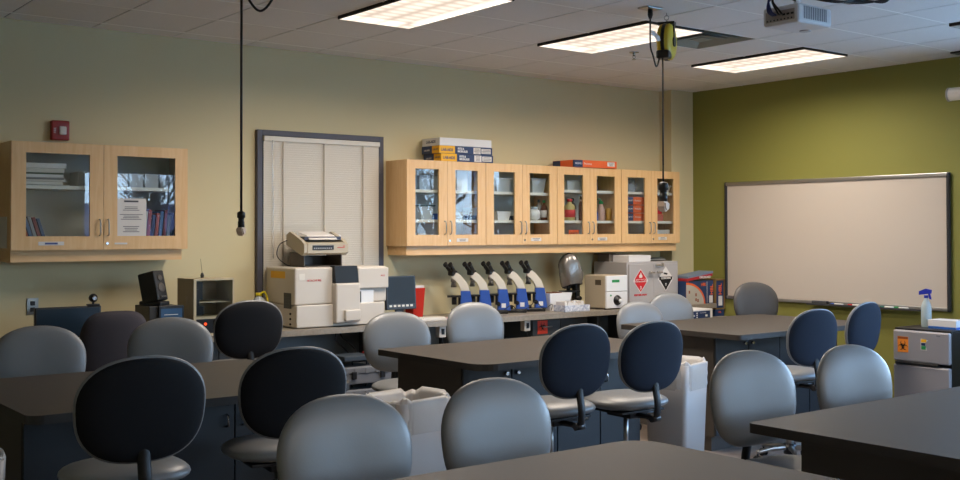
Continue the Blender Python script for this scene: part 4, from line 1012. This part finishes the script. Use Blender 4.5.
# ------------------------------------------------------------------ whiteboard
WX = XR
Y0w, Y1w, Z0w, Z1w = 4.935, 7.37, .972, 2.167
t = Thing('whiteboard', 'large blank whiteboard with an aluminium frame on the green wall', 'whiteboard', (WX, 6.15, Z0w))
b = NB(); bx(b, WX-.02, WX-.003, Y0w+.02, Y1w-.02, Z0w+.02, Z1w-.02); t.w('panel', b, WB)
b = NB(); bx(b, WX-.034, WX-.003, Y0w, Y1w, Z1w-.036, Z1w, .006); bx(b, WX-.032, WX-.003, Y0w, Y1w, Z0w-.01, Z0w+.022, .006); t.w('rail', b, ALU)
b = NB(); bx(b, WX-.036, WX-.003, Y0w-.016, Y0w+.018, Z0w-.014, Z1w+.004, .012); t.w('side_rail', b, mat('charcoal_plastic', '#2b2c30', .4)); b = NB(); bx(b, WX-.036, WX-.003, Y1w-.018, Y1w+.012, Z0w-.014, Z1w+.004, .012); t.w('side_rail', b, mat('charcoal_plastic', '#2b2c30', .4))
b = NB(); bx(b, WX-.10, WX-.034, 5.15, 6.33, Z0w-.016, Z0w-.008); bx(b, WX-.104, WX-.10, 5.15, 6.33, Z0w-.016, Z0w+.002); t.w('pen_tray', b, mat('tray_aluminium', '#55565a', .4, metal=.6))
t = Thing('board_eraser', 'grey felt eraser at the left of the pen tray', 'eraser', (WX-.07, 6.20, Z0w-.006)); b = NB(); bx(b, WX-.095, WX-.045, 6.12, 6.28, Z0w-.007, Z0w+.012, .004); t.w('felt', b, mat('eraser_felt', '#3b3c3e', .9)); b = NB(); bx(b, WX-.092, WX-.048, 6.12, 6.28, Z0w+.012, Z0w+.026, .004); t.w('grip', b, mat('eraser_grip', '#55565c', .5))
pens = [('blue', BLUE, 6.01), ('red', REDS, 5.82), ('black', BLK, 5.69), ('dark teal', mat('teal_cap', '#1f6a62', .4), 5.49), ('green', GREENP, 5.35)]
for n_, m_, y in pens:
    t = Thing('marker_pen', '%s-capped marker lying on the pen tray' % n_, 'marker', (WX-.07, y, Z0w+.001), 0, 'markers on the pen tray')
    b = NB(); cyl(b, (0, -.06, 0.001), (0, .03, .001), .009, n=12); t.p('barrel', b, WHITE)
    b = NB(); cyl(b, (0, .03, .001), (0, .075, .001), .0098, n=12); t.p('cap', b, m_)

# ------------------------------------------------------------------ fridge
t = Thing('mini_fridge', 'two-door silver mini fridge with black sides by the green wall', 'fridge', (8.8, 4.95, 0))
fy0, fy1, fx0 = 4.61, 5.105, 8.33
b = NB(); bx(b, fx0+.05, 8.86, fy0+.004, fy1-.004, .03, .835, .006); bx(b, fx0+.03, 8.87, fy0, fy1, .835, .85, .004)
for x in (fx0+.1, 8.80):
    for y in (fy0+.05, fy1-.05): cyl(b, (x, y, 0), (x, y, .031), .015)
t.w('cabinet', b, BLACK)
b = NB(); bx(b, fx0, fx0+.045, fy0, fy1, .575, .833, .012); d = t.w('door', b, FRONT_S)
b = NB(); bx(b, fx0-.012, fx0+.02, fy0+.09, fy1-.02, .552, .574, .006); obj('handle', b, BLACK, d, t.L)
b = NB(); bx(b, fx0, fx0+.045, fy0, fy1, .04, .548, .012); d = t.w('door', b, FRONT_S)
text('Haier', .016, (fx0-.0008, 4.70, .805), INK, t.o, t.L, face='-X')
t = decal('biohazard_sticker', 'orange biohazard sticker on the fridge door', 'sticker', [(5.062, .65), (5.062, .78), (4.965, .78), (4.965, .65)], 8.3295, '-X', [mat('safety_orange', '#e0832c', .5)])
b = NB(); bx(b, 8.3272, 8.328, 4.967, 5.06, .76, .778); t.w('header', b, mat('header_brown', '#8a4416', .5))
b = NB(); trefoil(b, (5.013, .703), .045, 8.3278, face='-X'); t.w('symbol', b, BLK)
mn = [(0, 0), (.06, 0), (.055, .02), (.035, .035), (.035, .055), (.075, .085), (.03, .09), (.0, .095), (0, .03)]
t = decal('state_magnet', 'Minnesota-shaped green and yellow magnet on the fridge door', 'magnet', [(4.855-a*.9, .68+z) for a, z in mn], 8.3295, '-X', [PAPER])
b = NB(); bx(b, 8.3275, 8.3284, 4.81, 4.85, .685, .715); t.w('green_field', b, GREENP)
b = NB(); bx(b, 8.3275, 8.3284, 4.805, 4.852, .745, .77); t.w('yellow_field', b, YEL)
b = NB(); bx(b, 8.3273, 8.3282, 4.815, 4.85, .717, .74); t.w('navy_field', b, NAVY)
t = Thing('spray_bottle', 'spray bottle with a blue trigger on the fridge', 'bottle', (8.55, 4.93, .85))
b = NB(); lathe(b, [(.038, 0), (.042, .008), (.042, .17), (.034, .2), (.016, .235), (.016, .25)], 20); t.p('body', b, mat('pale_blue_plastic', '#bccdd2', .3, alpha=.7))
b = NB(); lathe(b, [(.018, .245), (.018, .27)], 16); prism(b, [(-.04, .285), (.06, .27), (.06, .30), (.0, .325), (-.045, .315)], -.013, .013, 'YZ'); prism(b, [(-.032, .285), (-.02, .285), (-.03, .24), (-.045, .235)], -.006, .006, 'YZ'); t.p('trigger', b, mat('royal_blue_plastic', '#1d2fa8', .35))
t = Thing('glove_box', 'white and blue tissue-style box on the fridge', 'box', (8.55, 4.74, .85))
b = NB(); bx(b, 8.46, 8.65, 4.62, 4.865, .851, .925, .002); t.w('carton', b, WCARD)
b = NB(); bx(b, 8.459, 8.46, 4.622, 4.863, .853, .872); bx(b, 8.46, 8.65, 4.619, 4.62, .853, .872); t.w('blue_band', b, mat('band_blue', '#2a62b4', .5))

# ------------------------------------------------------------------ tables
def table(x0, x1, y0, y1, radii, base, label, front='near'):
    """radii: corner radii x0y0, x1y0, x1y1, x0y1; base: x0,x1,y0,y1"""
    t = Thing('lab_table', label, 'table', ((x0+x1)/2, (y0+y1)/2, 0), 0, 'dark laminate lab tables')
    b = NB(); ol = rrect(x0, x1, y0, y1, radii, 6); prism(b, ol, .872, .91, 'XY', mi=1); 
    for f in b.faces:
        if abs(f.calc_center_median().z-.91) < .001: f.material_index = 0
    t.w('table_top', b, [TTOP, TEDGE])
    a, c, d, e_ = base
    b = NB(); bx(b, a, c, d, e_, .115, .871); bx(b, a+.03, c-.03, d+.05, e_-.11, 0, .115); t.w('pedestal', b, TBASE)
    n_ = 4; ww = (c-a)/n_
    for k in range(n_):
        b = NB(); bx(b, a+k*ww+.004, a+(k+1)*ww-.004, d-.018, d-.001, .125, .86, .002); dd = t.w('door', b, TFRONT)
        hx = a+(k+1)*ww-.045 if k % 2 == 0 else a+k*ww+.045
        b = NB(); cyl(b, (hx, d-.018, .80), (hx, d-.035, .80), .012); obj('lock', b, CHROME, dd, t.L); b = NB(); tube(b, [(hx, d-.018, .74), (hx, d-.04, .735), (hx, d-.04, .685), (hx, d-.018, .68)], .006); obj('handle', b, CHROME, dd, t.L)
    return t
TL = table(1.25, 2.84, 4.63, 5.94, [.06, .18, .06, .03], (1.36, 2.73, 5.15, 5.84), 'dark lab table at the left, in front of two black-backed chairs')
T2 = table(3.73, 5.42, 4.82, 5.92, [.12, .1, .06, .03], (3.83, 5.32, 5.145, 5.82), 'dark lab table in the middle, white-lined bin at its corner')
T4 = table(6.26, 8.02, 5.05, 6.26, [.03, .08, .1, .03], (6.37, 7.92, 5.382, 6.142), 'dark lab table near the whiteboard')
FG = table(1.05, 2.87, 1.45, 2.775, [.05, .05, .12, .05], (1.16, 2.76, 1.8, 2.50), 'dark lab table in the foreground, bottom centre')
T3 = table(3.43, 5.25, 1.40, 2.735, [.05, .05, .05, .03], (3.56, 5.14, 1.75, 2.575), 'dark lab table in the right foreground')

# ------------------------------------------------------------------ chairs
def chair(label, back_m, vin, top=1.16, fabric=False, group='grey vinyl lab chairs'):
    """local: occupant faces +Y; back pad centre at the origin's y = 0; top of the back at 1.16"""
    t = Thing('lab_chair', label, 'chair', (0, 0, 0), 0, group)
    W, H = (.502, .414) if not fabric else (.44, .50)
    m4 = Matrix.Translation((0, 0, 1.16-H/2)) @ Matrix.Rotation(R(7), 4, 'X')
    b = NB(); pad(b, W, H, .025, .055, n=2.7, curve=.03, taper=(.08 if not fabric else -.06), mi=0, rimpow=3.0, top_n=2.25 if not fabric else 3.4); t.p('backrest', xf(b, m4), vin)
    b = NB(); pad(b, W-.010, H-.012, .033, .0, n=2.7, curve=.03, taper=(.08 if not fabric else -.06), rimpow=8, top_n=2.25 if not fabric else 3.4); t.p('back_shell', xf(b, m4), back_m)
    # seat
    b = NB(); pad(b, .49, .44, .04, .05, n=2.7, curve=0, rimpow=3.4); m5 = Matrix.Translation((0, .245, .655)) @ Matrix.Rotation(R(90), 4, 'X')
    for v in b.verts: v.co = Vector((v.co.x, v.co.z, v.co.y))
    xf(b, Matrix.Translation((0, .25, .672))); t.p('seat', b, vin)
    b = NB(); bx(b, -.17, .17, .09, .40, .622, .636, .004); t.p('seat_pan', b, BLACK)
    # J bar
    b = NB(); P = curve_pts([(0, 0, .83), (0, -.008, .76), (0, -.022, .68), (0, -.01, .615), (0, .05, .605), (0, .2, .605)], 5)
    tube(b, P, .012); 
    for v in b.verts: v.co.x *= 2.2
    t.p('back_bar', b, BLACKM)
    b = NB(); bx(b, -.07, .07, .13, .33, .585, .622, .006); cyl(b, (.05, .2, .6), (.2, .18, .595), .006); bx(b, .17, .22, .165, .195, .588, .602, .004)
    cyl(b, (-.03, .0, .6), (.03, .0, .6), .02); bx(b, -.015, .015, -.0, .14, .59, .603); t.p('mechanism', b, BLACK)
    b = NB(); cyl(b, (0, .24, .10), (0, .24, .35), .028); cyl(b, (0, .24, .35), (0, .24, .59), .014); t.p('gas_cylinder', b, STEEL)
    b = NB(); cyl(b, (0, .24, .06), (0, .24, .13), .045); t.p('hub', b, BLACK)
    for k in range(5):
        a = R(72*k+18); dx, dy = math.cos(a), math.sin(a)
        b = NB(); tube(b, curve_pts([(dx*.03, .24+dy*.03, .105), (dx*.15, .24+dy*.15, .10), (dx*.26, .24+dy*.26, .078)], 4), [.022-.009*i_/8 for i_ in range(9)]); L_ = t.p('leg', b, STEEL)
        b = NB(); px, py = dx*.255, .24+dy*.255
        for s in (-1, 1):
            ox, oy = -dy*.014*s, dx*.014*s
            cyl(b, (px+ox*.4, py+oy*.4, .027), (px+ox*1.5, py+oy*1.5, .027), .027, n=14)
        cyl(b, (px, py, .03), (px, py, .07), .007); t.p('caster', b, RUBBER, L_)
    return t.o
CH_B = chair('', BLACKF, VINYL); CH_N = chair('', NAVYF, VINYL); CH_D = chair('', BLACKF, VINYLD); CH_F = chair('', CHARF, CHARF, fabric=True)
used = set()
def place(src, x, y, face, top, label, sc_=1.0):
    """x, y: middle of the backrest; face: degrees clockwise from +Y"""
    o = src if src not in used else dup(src, (0, 0, 0)); used.add(src)
    o.location = (x, y, 0); o.rotation_euler = (0, 0, R(-face)); o['label'] = label
    dz = top-1.16
    for c in o.children:
        n_ = c.name.split('.')[0]
        if n_ in ('backrest', 'back_shell', 'back_bar', 'seat', 'seat_pan', 'mechanism'): c.location = (0, 0, dz)
        if n_ == 'gas_cylinder': c.location = (0, 0, min(0, dz))
    return o
place(CH_B, 1.50, 4.02, 4, 1.20, 'black-backed grey chair at the left table, the larger and nearer one')
place(CH_B, 2.28, 4.28, 8, 1.16, 'black-backed grey chair at the right end of the left table')
place(CH_B, 3.30, 6.85, 4, 1.20, 'black-backed chair pulled up to the worktop below the incubator')
place(CH_N, 4.02, 4.33, 2, 1.165, 'navy-backed grey chair at the middle table, the left one of two')
place(CH_N, 4.57, 4.29, 2, 1.155, 'navy-backed grey chair at the middle table, beside the grey bin')
place(CH_N, 6.53, 4.60, 6, 1.118, 'navy-backed grey chair at the near side of the whiteboard table')
place(CH_N, 7.39, 4.75, -5, 1.125, 'navy-backed grey chair seen edge-on beside the mini fridge')
place(CH_B, 1.81, 3.08, 180, 1.13, 'grey vinyl chair facing us, bottom left of the picture centre')
place(CH_B, 2.452, 3.10, 180, 1.128, 'grey vinyl chair facing us, right of the white-lined bin')
place(CH_B, 3.83, 3.04, 187, 1.14, 'grey vinyl chair facing us behind the corner of the right foreground table')
place(CH_B, 4.59, 3.04, 188, 1.115, 'grey vinyl chair facing us, nearer the fridge at the right foreground table')
place(CH_B, 1.77, 6.36, 192, 1.137, 'grey vinyl chair facing us at the left edge of the picture')
place(CH_B, 2.54, 6.36, 202, 1.146, 'grey vinyl chair facing us below the black speakers')
place(CH_B, 4.14, 6.32, 192, 1.107, 'grey vinyl chair facing us at the far left corner of the middle table')
place(CH_B, 4.85, 6.36, 184, 1.143, 'grey vinyl chair facing us in front of the first microscope')
place(CH_B, 6.89, 6.66, 190, 1.05, 'low grey vinyl chair facing us in front of the tan-sided instrument')
place(CH_B, 7.37, 6.74, 190, 1.105, 'grey vinyl chair facing us below the CORROSIVE placard')
place(CH_D, 8.34, 6.55, 196, 1.18, 'dark grey vinyl chair against the whiteboard corner')
place(CH_F, 2.40, 6.93, 4, 1.163, 'charcoal fabric chair in front of the left monitor')

# ------------------------------------------------------------------ bins
def bin_(x, y, rz, h, label, w0=.15, w1=.18, d0=.13, d1=.16, clear=False):
    t = Thing('waste_bin', label, 'bin', (x, y, 0), rz, 'tall lined waste bins')
    b = NB(); N = 6
    lo = rrect(-w0, w0, -d0, d0, .03, 4); hi = rrect(-w1, w1, -d1, d1, .035, 4)
    A = [b.verts.new((p[0], p[1], 0)) for p in lo]; B2 = [b.verts.new((p[0], p[1], h)) for p in hi]
    A2 = [b.verts.new((p[0]*.95, p[1]*.95, .01)) for p in lo]; B3 = [b.verts.new((p[0]*.96, p[1]*.96, h)) for p in hi]
    n = len(lo); b.faces.new(A[::-1]); b.faces.new(A2)
    for k in range(n):
        q = (k+1) % n
        b.faces.new((A[k], A[q], B2[q], B2[k])).smooth = True; b.faces.new((B2[k], B2[q], B3[q], B3[k])); b.faces.new((B3[k], B3[q], A2[q], A2[k])).smooth = True
    t.p('body', b, BINP)
    b = NB(); rings = []
    prof = [(1.00, h-.30, .8), (1.0, h-.10, .35), (.98, h-.01, .2), (1.06, h+.018, .25), (1.10, h-.0, .5), (1.09, h-.07, .9), (1.07, h-.13, 1.2), (1.055, h-.165, .8)]
    base = []
    for p in rrect(-w1, w1, -d1, d1, .085, 31):
        a_ = math.atan2(p[1]/d1, p[0]/w1); base.append((p[0]*.6+math.cos(a_)*w1*1.06*.4, p[1]*.6+math.sin(a_)*d1*1.06*.4))
    ph = random.uniform(0, 6)
    for (s, z, wv) in prof:
        ring = []
        for k, p in enumerate(base):
            inner = .80 if z < h-.2 else (.93 if s <= 1 else 1)
            wob = 1+.012*wv*math.sin(k*.68+z*40+ph)+.016*wv*math.sin(k*.2+z*19)+.010*wv*math.sin(k*1.15+z*60+ph)+.012*wv*math.sin(k*.37-z*90); ss = s*inner*wob
            ring.append(b.verts.new((p[0]*ss, p[1]*ss, z+.004*math.sin(k*.9)*wv+(.010*math.sin(k*.147+ph)+.006*math.sin(k*.41) if s > .97 else 0))))
        rings.append(ring)
    nn = len(base)
    for i_ in range(len(rings)-1):
        for k in range(nn): b.faces.new((rings[i_][k], rings[i_][(k+1) % nn], rings[i_+1][(k+1) % nn], rings[i_+1][k])).smooth = True
    t.p('liner', b, LINER)
bin_(3.27, 4.88, R(10), .765, 'tall grey bin with a crumpled translucent liner by the middle table', .16, .195, .14, .165)
bin_(5.665, 5.12, R(16), .755, 'tall grey bin between the navy-backed chair and the whiteboard table', .155, .185, .14, .165)
bin_(.96, 4.60, 0, .78, 'clear-lined bin cut by the lower left edge of the picture', .13, .16, .12, .15)

# ------------------------------------------------------------------ cord reels
def arc_pts(f, n): return [f(i/n) for i in range(n+1)]
def cord_reel(x, y, plug_top, label, rz, k=1.0):
    t = Thing('cord_reel', label, 'cord reel', (x, y, ZC), rz, 'hanging power cord reels')
    b = NB(); tube(b, [(math.cos(a)*.016, 0, -.032+math.sin(a)*.016) for a in [i_*2*math.pi/16 for i_ in range(17)]], .003, 6)
    cyl(b, (0, 0, 0), (0, 0, -.016), .004); cyl(b, (0, 0, -.048), (0, 0, -.065), .005); t.p('hook', b, STEEL)
    b = NB(); bx(b, -.06, .06, -.03, .03, -.082, -.062, .004); t.p('bracket', b, BLACK)
    m4 = Matrix.Translation((0, 0, -.20)) @ Matrix.Rotation(R(90), 4, 'Y')
    b = NB(); lathe(b, [(.06, -.05), (.105, -.045), (.125, -.03), (.125, -.012), (.117, 0), (.125, .012), (.125, .03), (.105, .045), (.06, .05)], 36); t.p('housing', xf(b, m4), YELP)
    b = NB(); bx(b, .047, .056, -.012, .012, -.18, -.075, .003); cyl(b, (.045, 0, -.20), (.058, 0, -.20), .035); t.p('hub_plate', b, BLACK)
    b = NB(); lathe(b, [(.112, -.012), (.129, -.012), (.129, .012), (.112, .012)], 30); xf(b, m4); bx(b, -.045, .045, -.125, -.03, -.325, -.27, .012); t.p('guide_band', b, BLACK)
    b = NB(); cyl(b, (.0, -.11, -.30), (.0, -.11, plug_top-ZC), .006, n=8); t.p('cord', b, BLACK)
    b = NB(); lathe(b, [(r_*k, z_*k) for r_, z_ in ((.01, .01), (.03, 0), (.034, -.01), (.034, -.045), (.024, -.05), (.024, -.075), (.028, -.08), (.028, -.125))], 18, (0, -.11, plug_top-ZC)); t.p('connector', b, BLACK)
    b = NB(); prism(b, [(-.06, -.125), (.05, -.125), (.062, -.15), (.03, -.165), (.02, -.19), (-.02, -.195), (-.055, -.16)], -.105, -.045, 'YZ', bev=.01)
    xf(b, Matrix.Translation((0, -.11, plug_top-ZC)) @ Matrix.Scale(k, 4) @ Matrix.Translation((0.075, 0, 0))); t.p('outlet_head', b, mat('flesh_plastic', '#dcc0a8', .5))
    return t
r1 = cord_reel(5.555, 5.09, 1.988, 'yellow cord reel hanging from the ceiling by the lit troffer', R(-62))
r2_ = cord_reel(2.227, 4.655, 1.752, 'left hanging black cord, its reel above the picture', R(-40), .55)
def feed(x0, y0, x1, y1, sag, zr, label, tagd=True):
    t = Thing('ceiling_outlet', label, 'outlet', (x0, y0, ZC))
    b = NB(); bx(b, -.07, .07, -.05, .05, -.012, 0, .003); t.p('plate', b, STEEL)
    b = NB(); lathe(b, [(.016, -.012), (.018, -.05), (.01, -.075)], 14); t.p('plug', b, BLACK)
    b = NB(); dx, dy = x1-x0, y1-y0
    tube(b, curve_pts([(0, 0, -.07), (0.0, 0, -.25), (dx*.25, dy*.25, -sag+.07), (dx*.6, dy*.6, -sag), (dx*.95, dy*.95, -sag+.08), (dx, dy, zr)], 8), .006); t.p('flex', b, BLACK)
    b = NB(); prism(b, [(.01, -.15), (.04, -.155), (.09, -.185), (.10, -.21), (.07, -.22), (.04, -.19), (.01, -.18)], -.001, .001, 'XZ')
    if tagd: t.p('cable_tag', b, PAPER)
    else: b.free()
feed(5.33, 5.03, 5.47, 5.07, .385, -.26, 'ceiling outlet plate with a drooping cable to the yellow reel')
feed(2.36, 4.55, 2.20, 4.64, .47, -.30, 'ceiling outlet above the picture, its cable looping round the left cord', False)

# ------------------------------------------------------------------ projector
t = Thing('projector', 'white ceiling projector with cables plugged into its back', 'projector', (5.56, 4.03, 2.90), R(0))
b = NB(); bx(b, -.17, .17, -.13, .13, 0, .115, .02, seg=3); t.p('body', b, mat('projector_white', '#c9c7c6', .45))
b = NB(); bx(b, -.1715, -.165, -.105, .105, .02, .085, .002); t.p('port_panel', b, mat('port_beige', '#9a9089', .5))
b = NB()
for k in range(8): cyl(b, (-.170, .09-k*.025, .03), (-.1735, .09-k*.025, .03), .005, n=10)
for k in range(3): bx(b, -.1745, -.170, -.02-.03*k, -.04-.03*k, .05, .062)
t.p('ports', b, BLACK)
b = NB()
for k in range(13): bx(b, -.115+k*.018, -.107+k*.018, -.1315, -.128, .025, .10)
t.p('vent_slots', b, mat('slot_grey', '#6b7076', .6))
b = NB(); cyl(b, (.12, .03, .004), (.12, .03, -.006), .035); t.p('lens_dial', b, GREYC)
b = NB(); cyl(b, (0, 0, .115), (0, 0, .26), .02); bx(b, -.08, .08, -.08, .08, .115, .13, .004); t.p('mount', b, WHITE)
b = NB(); C1 = mat('blue_cable', '#1e2c66', .4)
for k in range(3): tube(b, curve_pts([(-.172, .05-.012*k, .06), (-.22, .05-.012*k, .08), (-.22, .04, .14+.01*k), (-.16, .0, .19), (-.02, -.02, .2)], 6), .006)
t.p('video_cable', b, C1)
b = NB()
for k in range(2): tube(b, curve_pts([(-.172, -.0-.02*k, .06), (-.21, -.01-.02*k, .07), (-.20, .03, .15), (-.1, .0, .17), (.0, .0, .16)], 6), .006)
for k in range(3): tube(b, curve_pts([(-.05, -.05, .18), (.1, -.16-.02*k, .155-.01*k), (.28, -.24, .145+.012*k), (.42, -.33, .175-.01*k), (.5, -.36, .255)], 8), .006)
t.p('power_cable', b, BLACK)
# projector screen roll at the right edge
t = Thing('projection_screen', 'rolled white projection screen hung on chains at the right edge', 'screen', (8.72, 3.6, 2.83))
b = NB(); cyl(b, (8.72, 4.80, 2.81), (8.72, 2.3, 2.81), .055, n=20); t.w('casing', b, WHITE)
b = NB(); cyl(b, (8.72, 4.81, 2.81), (8.72, 4.795, 2.81), .059, n=20); t.w('end_cap', b, GREYC)
for y in (4.70, 2.42):
    b = NB(); z = 2.88; k = 0
    while z < 3.15:
        tube(b, [(8.72+(math.cos(a)*.007 if k % 2 else 0), y+(0 if k % 2 else math.cos(a)*.007), z+.01+math.sin(a)*.014) for a in [i_*2*math.pi/8 for i_ in range(9)]], .0022, 5); z += .021; k += 1
    t.w('chain', b, STEEL)
b = NB(); bx(b, 8.66, 8.78, 4.64, 4.76, 3.145, 3.158); bx(b, 8.66, 8.78, 2.36, 2.48, 3.145, 3.158); t.w('ceiling_bracket', b, BLACK)

# ------------------------------------------------------------------ outside, seen only as reflections and daylight
b = NB(); bx(b, -60, 80, -80, 60, -.75, -.7)
o = obj('ground', b, mat('winter_lawn', '#c4c4ba', .9, vary=.2, vscale=.4)); o['kind'] = 'structure'
t = Thing('house', 'house with a brown shingle roof outside the windows', 'house', (12, -32, -.7))
b = NB(); bx(b, 8, 26, -38, -30, -.7, 1.4); t.w('walls', b, mat('house_siding', '#b0aaa2', .8))
b = NB(); prism(b, [(-39, 1.3), (-34, 3.0), (-29, 1.3)], 7.5, 26.5, 'YZ'); t.w('roof', b, mat('brown_shingles', '#6e5a64', .9, vary=.2, vscale=3))
def grow(b, p, d, L, r, depth):
    q = p+d*L; tube(b, [p, p+d*L*.5+Vector((random.uniform(-1, 1), random.uniform(-1, 1), 0))*L*.05, q], [r, r*.85, r*.65], 5)
    if depth == 0: return
    for k in range(3 if depth > 1 else 4):
        ax = Vector((random.uniform(-1, 1), random.uniform(-1, 1), random.uniform(-.1, .9))).normalized()
        nd = (d*.75+ax*.75).normalized(); grow(b, p+d*L*random.uniform(.6, 1), nd, L*random.uniform(.6, .8), r*.6, depth-1)
BARK = mat('bark', '#4a4036', .9)
b = NB(); grow(b, Vector((0, 0, 0)), Vector((0, 0, 1)), 3.2, .2, 5)
tr0 = tag(obj('bare_tree', b, BARK), 'bare tree outside the windows', 'tree', 'bare trees outside')
tr0.location = (19, -12, -.7); tr0.scale = (.55,)*3
for (x, y, rz) in ((16.5, -8.2, 1.2), (24, -14.5, 2.1), (30, -22, .7), (10.6, -12.6, 5.0), (13, -18, .4), (7.6, -16, 2.6)):
    o = tr0.copy(); C.objects.link(o); o.location = (x, y, -.7); o.rotation_euler = (0, 0, rz)
